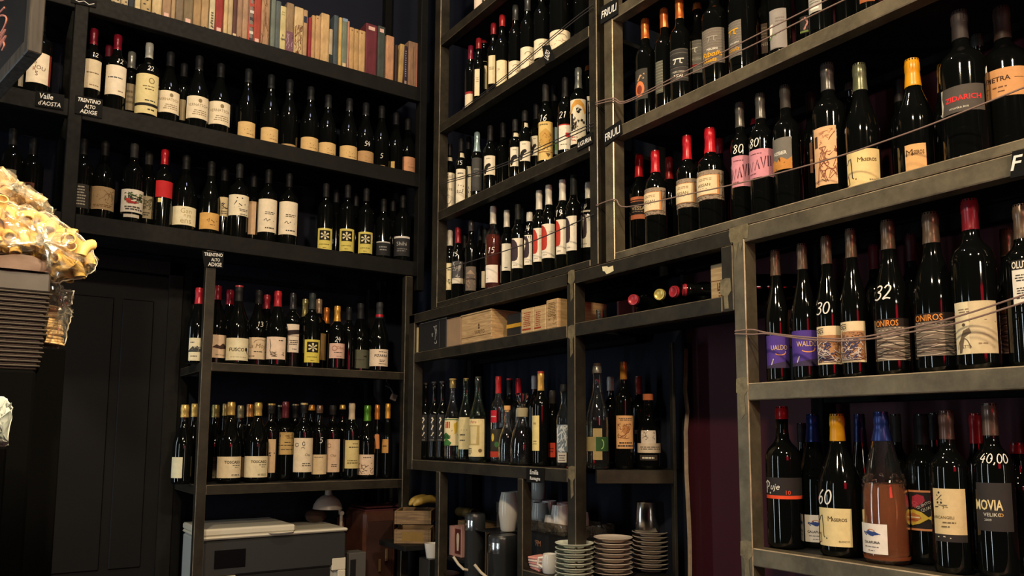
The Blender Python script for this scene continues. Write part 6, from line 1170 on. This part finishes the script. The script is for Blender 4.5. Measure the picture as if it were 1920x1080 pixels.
e = empty('low_riser', (1.44, P.y, -.66)); m = MB(); m.box((-.035, -.04, 0), (.035, .04, .2045), BPL, bev=.003); m.build('body', e); tag(e, 'black riser under the marked paper cup', 'riser')
TC = plain('terracotta', (.26, .12, .075), .7, var=.15, scale=30); Pt = on_y(808, 1060, 2.80)
for i, lb in enumerate(('lower terracotta pot under the crate', 'upper terracotta pot under the crate')):
    e = empty('terracotta_pot', (1.60, 2.84, -.66+.001+i*.052)); m = MB(); m.lathe([(0, 0), (0, .058), (.036, .066), (.037, .072), (.051, .074), (.051, .068), (.036, .062), (.005, .054), (.005, 0)], TC, 28); m.build('pot', e); tag(e, lb, 'pot')
e = empty('floor_shelf', (1.59, 2.98, -.66)); m = MB(); m.box((-.105, -.23, -.02), (.10, .31, -.0005), BOARD, bev=.002); m.build('shelf_board', e); tag(e, 'dark lower shelf board under the terracotta pots', 'shelf')
# tea boxes, tin foil, small box between the lower posts
sb = empty('inner_shelf', (1.54, 2.43, -.436)); m = MB(); m.box((-.10, -.045, -.012), (.10, .25, -.0005), BOARD, bev=.001); m.build('shelf_board', sb); tag(sb, 'thin dark shelf board carrying the pink tea boxes', 'shelf')
TBX = plain('pink_tea_card', (.46, .24, .20), .6, var=.1, scale=12)
for (x0, x1, lb, art) in ((842, 851, 'narrow pink tea box, left of two', None), (852, 865, 'pink tea box with white figure, right of two', [R(.08, .1, .92, .9, (90, 40, 36)), E(.5, .36, .2, .14, (226, 206, 186)), PO([(.3, .4), (.7, .4), (.62, .8), (.38, .8)], (226, 206, 186))])):
    a = on_x(x0, 1020, 1.46); b_ = on_x(x1, 1020, 1.46); L = a.y-b_.y-.001; zt = on_x((x0+x1)/2, 986, 1.46).z
    e = empty('tea_box', (1.46, b_.y, -.436)); m = MB(); h = zt+.436; m.box((0, 0, 0), (.06, L, h), TBX, bev=.001)
    if art: flat_art(m, art, (-.0003, L, h), (0, -1, 0), (0, 0, -1), L, h)
    m.build('box_body', e); tag(e, lb, 'tea box')
e = empty('crate_box', (1.53, 2.44, -.436)); m = MB(); m.box((0, 0, 0), (.10, .16, .115), CW_, bev=.002); m.build('box_body', e); tag(e, 'brown wooden box behind the tea boxes', 'wooden box')
P = on_x(868, 953, 1.58); e = empty('foil_bundle', (1.60, P.y, -.3205)); m = MB(); q = random.Random(2)
m.lathe([(z, .026+.004*q.uniform(-1, 1)) for z in [i*.012-.06 for i in range(11)]], plain('gold_foil', (.30, .22, .08), .3, metal=.7, var=.4, scale=60, bump=.6), 14, lambda p: (p[0]*.8, p[2], p[1]*.7+.0195)); m.build('foil', e); tag(e, 'crumpled gold foil roll on the dark box', 'foil')
P = on_x(925, 965, 1.56); e = empty('small_box', (1.58, P.y-.02, -.436)); m = MB(); m.box((0, -.04, 0), (.09, .03, .155), plain('brown_small_card', (.09, .06, .04), .7), bev=.002); m.box((-.001, -.041, .155), (.091, .031, .195), plain('dark_patterned_card', (.05, .05, .05), .4, var=.6, scale=90), bev=.002); m.build('box_body', e); tag(e, 'brown box with glittering dark lid beside the white tumblers', 'box')
e = empty('cardboard_sheet', (1.50, on_x(912, 1020, 1.50).y, -.66)); m = MB(); m.box((0, -.012, 0), (.10, .008, .325), CARD, bev=.001); m.build('sheet', e); tag(e, 'folded cardboard standing between the two dispensers', 'cardboard')
tp = empty('black_tray', (1.51, on_x(948, 1000, 1.51).y, -.3215)); m = MB(); m.box((-.09, -.06, 0), (.11, .07, .0018), BPL, bev=.0005); m.build('tray_body', tp); tag(tp, 'flat black tray bridging the dispensers under the white tumblers', 'tray')

# ================================================================== NEAR COUNTER AT THE LEFT: trays, pasta bags
ND = 1.32
def near(x, y, d=ND): return on_h(x, y, d)
c0 = near(30, 600); fw = Vector((c0.x, c0.y, 0)).normalized(); rt = Vector((fw.y, -fw.x, 0)); NYAW = math.atan2(rt.y, rt.x)
PX = near(1, 600).x*0 + (near(100, 600)-near(0, 600)).length/100       # metres per pixel there
zb = near(40, 692).z; zt_ = near(40, 545).z; rx1 = near(82, 620)
xr = (rx1-c0).dot(rt)                                                   # right edge along rt
SW = .20; cxs = xr-SW/2
base = c0+rt*cxs+fw*.0
st = empty('counter_stand', (base.x, base.y, FL), NYAW); m = MB(); m.box((-SW/2-.05, .0, 0), (SW/2-.006, .075, zb-FL-.001), plain('black_stand', (.0012, .0012, .0012), .9, spec=.05), bev=.004); m.build('stand_body', st); tag(st, 'plain black stand under the pile of dark trays', 'stand')
TRY = plain('dark_brown_tray_plastic', (.052, .042, .034), .42, var=.2, scale=25)
nt = 17; pitch = (zt_-zb)/nt
first = None; ORD = ['lowest', 'second', 'third', 'fourth', 'fifth', 'sixth', 'seventh', 'eighth', 'ninth', 'tenth', 'eleventh', 'twelfth', 'thirteenth', 'fourteenth', 'fifteenth', 'sixteenth', 'topmost']
q = random.Random(4)
for i in range(nt):
    e = empty('tray', (base.x+fw.x*.0, base.y+fw.y*.0, zb+i*pitch), NYAW+q.uniform(-.02, .02))
    off = rt*(q.uniform(-.002, .002)+.00045*i); e.location.x += off.x; e.location.y += off.y
    if first is None:
        m = MB(); h = pitch*.96; w2 = SW/2; pr_ = [(-w2+.004, 0), (-w2+.003, h*.55), (-w2, h*.6), (-w2, h)]
        m.box((-w2+.004, .004, 0), (w2-.004, .196, h*.62), TRY, bev=.0015); m.box((-w2, 0, h*.62), (w2, .20, h), TRY, bev=.0012); first = m.build('tray_body', e)
    else:
        c = first.copy(); COL.objects.link(c); c.parent = e
    tag(e, ('%s dark brown tray of the pile under the pasta bags' % ORD[i]) if i in (0, 16) else '%s dark brown tray from below in the pile' % ORD[i], 'tray', 'pile of dark trays')
z1 = zb+nt*pitch; z2 = near(40, 508).z; z3 = near(40, 480).z
e = empty('carton', (base.x, base.y, z1+.0005), NYAW); m = MB(); BCT = plain('dark_brown_carton', (.04, .032, .028), .6, var=.2, scale=20); m.box((-SW/2, .0, 0), (SW/2+.004, .19, z2-z1), BCT, bev=.002); flat_art(m, [R(0, .1, .70, .80, (14, 14, 14))], (-SW/2, -.0003, z2-z1), (1, 0, 0), (0, 0, -1), SW, z2-z1); m.build('carton_body', e); tag(e, 'dark brown carton with black window on top of the trays', 'carton')
e = empty('paper_bag', (base.x, base.y, z2+.0012), NYAW); m = MB(); q = random.Random(8)
BP = plain('brown_kraft_paper', (.10, .055, .036), .6, var=.25, scale=14, bump=.4); H_ = z3-z2-.001; n = 16
ring = lambda z, k: [(-SW/2+SW*i/n+.004, -.004+q.uniform(-.002, .002), z+k*q.uniform(-.004, .003)) for i in range(n+1)]
rows_ = [ring(0, 0), ring(H_*.5, .3), ring(H_, 1)]; bk = [[(x, .17, z) for x, y, z in r_] for r_ in rows_]
for A in (rows_, bk):
    vs = [p for r_ in A for p in r_]; m.add(vs, [(k*(n+1)+i, k*(n+1)+i+1, (k+1)*(n+1)+i+1, (k+1)*(n+1)+i) for k in range(2) for i in range(n)], BP, True)
vs = rows_[2]+[(x, .08, z+.004) for x, y, z in rows_[2]]+bk[2]; m.add(vs, [(k*(n+1)+i, k*(n+1)+i+1, (k+1)*(n+1)+i+1, (k+1)*(n+1)+i) for k in range(2) for i in range(n)], BP, True)
m.add([rows_[0][-1], rows_[2][-1], bk[2][-1], bk[0][-1]], [(0, 1, 2, 3)], BP); m.build('bag_paper', e); tag(e, 'flat folded brown paper bag under the pasta bags', 'paper bag')
FILM = film('clear_bag_film', (.98, .96, .90), .06, .15); FILMW = film('crumpled_clear_film', (.99, .98, .95), .09, .05)
SEALM = plain('white_film_edge', (.75, .72, .62), .3)
def pillow(outline, d, th, name, label, cat, mat, seed, wr=.006):
    """a clear bag: outline in picture columns/rows at distance d, swelling to thickness th"""
    pts = [near(x, y, d) for x, y in outline]; c = sum(pts, Vector())/len(pts)
    q = random.Random(seed); res = []
    P2 = []
    for i in range(len(pts)):                                      # finer outline
        a, b_ = pts[i], pts[(i+1) % len(pts)]
        for k in range(4): P2.append(a.lerp(b_, k/4)+Vector((q.uniform(-1, 1), q.uniform(-1, 1), q.uniform(-1, 1)))*wr*.35)
    N = len(P2); vs = []; fs = []; rho = [1, .96, .86, .70, .5, .28, .08]
    for sgn in (-1, 1):
        for r_ in rho:
            for p in P2:
                o = c+(p-c)*r_; t = th*math.sqrt(max(0, 1-r_**2.4)); v = o+fw*(sgn*t)
                if r_ < 1: v += Vector((q.uniform(-1, 1), q.uniform(-1, 1), q.uniform(-1, 1)))*wr
                vs.append(v-c)
    M = len(rho)
    for s in range(2):
        for k in range(M-1):
            for j in range(N):
                a = (s*M+k)*N; fs.append((a+j, a+(j+1) % N, a+N+(j+1) % N, a+N+j))
        fs.append(tuple((s*M+M-1)*N+j for j in range(N)))
    e = empty(name, c); m = MB(); m.add([tuple(v) for v in vs], fs, mat, True); m.build('bag_film', e)
    m = MB(); m.tube([p-c for p in P2]+[P2[0]-c], .0009, SEALM, 5, cap=False); m.build('film_edge', e)
    return tag(e, label, cat), c, pts
PAST = plain('egg_pasta', (.72, .47, .14), .5, var=.18, scale=40); PAST2 = plain('pale_pasta', (.66, .45, .22), .5, var=.15, scale=40); CRK = plain('cracker', (.66, .44, .20), .65, var=.2, scale=60)
def inside(p, poly):
    r_ = False
    for i in range(len(poly)):
        (x1, y1), (x2, y2) = poly[i], poly[i-1]
        if (y1 > p[1]) != (y2 > p[1]) and p[0] < (x2-x1)*(p[1]-y1)/(y2-y1)+x1: r_ = not r_
    return r_
def pasta_mesh():
    m = MB(); n = 10; L_ = .030; R_ = .0080; vs = []; fs = []
    for rr_ in (R_, R_*.78):
        for i in range(9):
            a = -.62+1.24*i/8; cxx = .024*math.sin(a); czz = .024*(math.cos(a)-1)
            for j in range(n): b_ = 2*PI*j/n; vs.append((cxx+rr_*math.cos(b_)*math.sin(a), rr_*math.sin(b_), czz+rr_*math.cos(b_)*math.cos(a)))
    for s in range(2):
        for i in range(8):
            for j in range(n): k = s*9*n+i*n; fs.append((k+j, k+(j+1) % n, k+n+(j+1) % n, k+n+j))
    for i in (0, 8):
        for j in range(n): fs.append((i*n+j, i*n+(j+1) % n, 9*n+i*n+(j+1) % n, 9*n+i*n+j))
    m.add(vs, fs, PAST, True); return m
pasta0 = [None, None]
def fill_bag(poly, d, th, n, label, group, seed, mat):
    q = random.Random(seed); put = []; tries = 0
    while len(put) < n and tries < 4000:
        tries += 1; x = q.uniform(min(p[0] for p in poly), max(p[0] for p in poly)); y = q.uniform(min(p[1] for p in poly), max(p[1] for p in poly))
        if not inside((x, y), poly): continue
        p = near(x, y, d)+fw*q.uniform(-th, th)
        if any((p-o).length < .0135 for o in put): continue
        put.append(p); e = empty('pasta_piece', p, rot=(q.uniform(-.8, .8), q.uniform(-1.2, 1.2), q.uniform(0, 6.3)))
        k = 0 if mat is PAST else 1
        if pasta0[k] is None:
            pasta0[k] = pasta_mesh().build('pasta', e)
            if k: pasta0[k].data.materials[0] = mat
        else:
            c = pasta0[k].copy(); COL.objects.link(c); c.parent = e
        tag(e, label, 'pasta', group)
lowbag = [(-60, 352), (0, 372), (48, 392), (96, 402), (140, 436), (172, 466), (183, 497), (172, 512), (150, 522), (118, 529), (96, 526), (90, 492), (60, 476), (0, 474), (-60, 474)]
pillow(lowbag, ND+.02, .040, 'pasta_bag', 'large clear bag of yellow tube pasta over the dark trays', 'bag of pasta', FILM, 3)
fill_bag([(-50, 380), (50, 404), (96, 416), (135, 446), (164, 474), (172, 496), (150, 508), (104, 514), (98, 484), (60, 464), (-50, 462)], ND+.02, .024, 100, 'yellow bent tube of pasta inside the large clear bag', 'pasta in the large bag', 5, PAST)
topbag = [(-60, 296), (0, 318), (30, 338), (60, 362), (98, 392), (99, 403), (86, 404), (50, 390), (0, 370), (-60, 350)]
pillow(topbag, ND+.06, .034, 'pasta_bag', 'upper clear bag of pale pasta lying on the larger bag', 'bag of pasta', FILM, 6)
fill_bag([(-50, 312), (0, 330), (40, 358), (78, 386), (40, 376), (0, 358), (-50, 340)], ND+.06, .018, 36, 'pale bent tube of pasta inside the upper clear bag', 'pasta in the upper bag', 9, PAST2)
# cracker packet beside the pile
CD = ND+.10
pk = [(84, 530), (112, 531), (116, 544), (137, 546), (134, 568), (124, 574), (135, 582), (133, 598), (126, 622), (120, 644), (104, 655), (84, 652), (74, 640), (78, 590)]
pillow(pk, CD, .030, 'cracker_packet', 'clear packet of stacked round crackers hanging beside the trays', 'packet', FILMW, 11, .004)
ck = None
for i in range(13):
    p = near(96-(i*.5), 644-i*5.6, CD); e = empty('cracker', p); e.rotation_euler = (.08*math.sin(i), .1*math.cos(i*2), i)
    if ck is None:
        m = MB(); m.lathe([(-.0020, 0), (-.0022, .0165), (-.001, .0185), (.001, .0185), (.0022, .0165), (.0020, 0)], CRK, 20); ck = m.build('cracker_body', e)
    else:
        c = ck.copy(); COL.objects.link(c); c.parent = e
    tag(e, 'round yellow cracker stacked in the clear packet', 'cracker', 'crackers in the packet')
sd = empty('side_stand', (near(100, 660, CD)+fw*.0).xy.to_3d()+Vector((0, 0, FL)), NYAW); m = MB(); hz = near(100, 655, CD).z-FL; m.box((-.035, -.02, 0), (.016, .08, hz), MATS['black_stand'], bev=.002); m.build('stand_body', sd); tag(sd, 'slim black stand under the cracker packet', 'stand')
pillow([(-40, 742), (6, 744), (17, 756), (22, 768), (14, 834), (4, 836), (-40, 834)], ND-.08, .02, 'plastic_bag', 'pale translucent plastic bag corner at the left edge', 'bag', plain('pale_translucent_plastic', (.50, .55, .50), .25, trans=.3), 15, .003)
sd = empty('front_stand', (near(-4, 838, ND-.08)).xy.to_3d()+Vector((0, 0, FL)), NYAW); m = MB(); hz = near(0, 838, ND-.08).z-FL; m.box((-.08, -.05, 0), (.010, .03, hz), MATS['black_stand'], bev=.002); m.build('stand_body', sd); tag(sd, 'low black stand under the translucent bag corner', 'stand')

# ================================================================== CHALKBOARD at the upper left
n0 = on_h(64, 98, 1.75); dv = Vector((math.sin(math.radians(-11.7)), math.cos(math.radians(-11.7)), 0)); topz = 1.25
cb_ = empty('chalkboard', (n0.x, n0.y, n0.z), math.atan2(dv.y, dv.x)); BH, BL = topz-n0.z, .62
FRM = wood('dark_board_frame', (.035, .030, .024), (.075, .064, .05), 10, 1); SLB = plain('chalkboard_slate', (.014, .013, .013), .55, var=.2, scale=8)
m = MB(); m.box((.0, -.014, .0), (.030, .012, BH), FRM, bev=.002); m.box((.030, -.014, .0), (BL, .012, .030), FRM, bev=.002); m.box((BL-.03, -.014, .03), (BL, .012, BH), FRM, bev=.002); m.box((.03, -.014, BH-.03), (BL-.03, .012, BH), FRM, bev=.002); m.build('frame', cb_)
m = MB(); m.box((.028, -.004, .028), (BL-.028, .008, BH-.028), SLB); m.build('slate_panel', cb_)
m = MB(); PKC = colmat((226, 150, 130), 'chalk')
def brd(u, v): return (u, .0086, v)            # visible face looks towards local +y
def stroke(pts, wd):
    q = []
    for i in range(len(pts)-1):
        p0 = pts[max(i-1, 0)]; p1 = pts[i]; p2 = pts[i+1]; p3 = pts[min(i+2, len(pts)-1)]
        for k in range(5):
            t = k/5; q.append(tuple(.5*((2*b_)+(c_-a_)*t+(2*a_-5*b_+4*c_-d_)*t*t+(3*b_-a_-3*c_+d_)*t**3) for a_, b_, c_, d_ in zip(p0, p1, p2, p3)))
    q.append(pts[-1]); m.tube([(a_, .0086, b_) for a_, b_ in q], wd, PKC, 5)
def onb(x, y):                                  # picture point -> board coordinates
    d_ = ray(x, y); nn = Vector((dv.y, -dv.x, 0)); t = Vector(n0).dot(nn)/d_.dot(nn); p = d_*t-n0
    return (p.dot(dv), p.z)
for pts in ([(18, -6), (16, 2), (10, 4)], [(-4, 36), (8, 26), (17, 17)], [(-6, 50), (6, 34), (18, 33), (21, 42), (12, 62), (-4, 76)], [(-6, 88), (8, 72), (19, 58), (8, 80), (-2, 92), (10, 82), (20, 70), (10, 88), (0, 98)], [(-4, 96), (8, 86), (15, 82), (17, 88), (13, 97)], [(-6, 110), (0, 106), (2, 110)]): stroke([onb(*p) for p in pts], .0022)
m.build('chalk_writing', cb_)
for i, u in enumerate((.05, BL-.05)):
    m = MB(); m.tube([(u, 0, BH), (u, 0, 2.7-n0.z)], .002, plain('thin_chain', (.02, .02, .02), .5), 5); m.build('hanging_chain', cb_)
tag(cb_, 'chalkboard with pink handwriting hanging at the upper left', 'chalkboard')
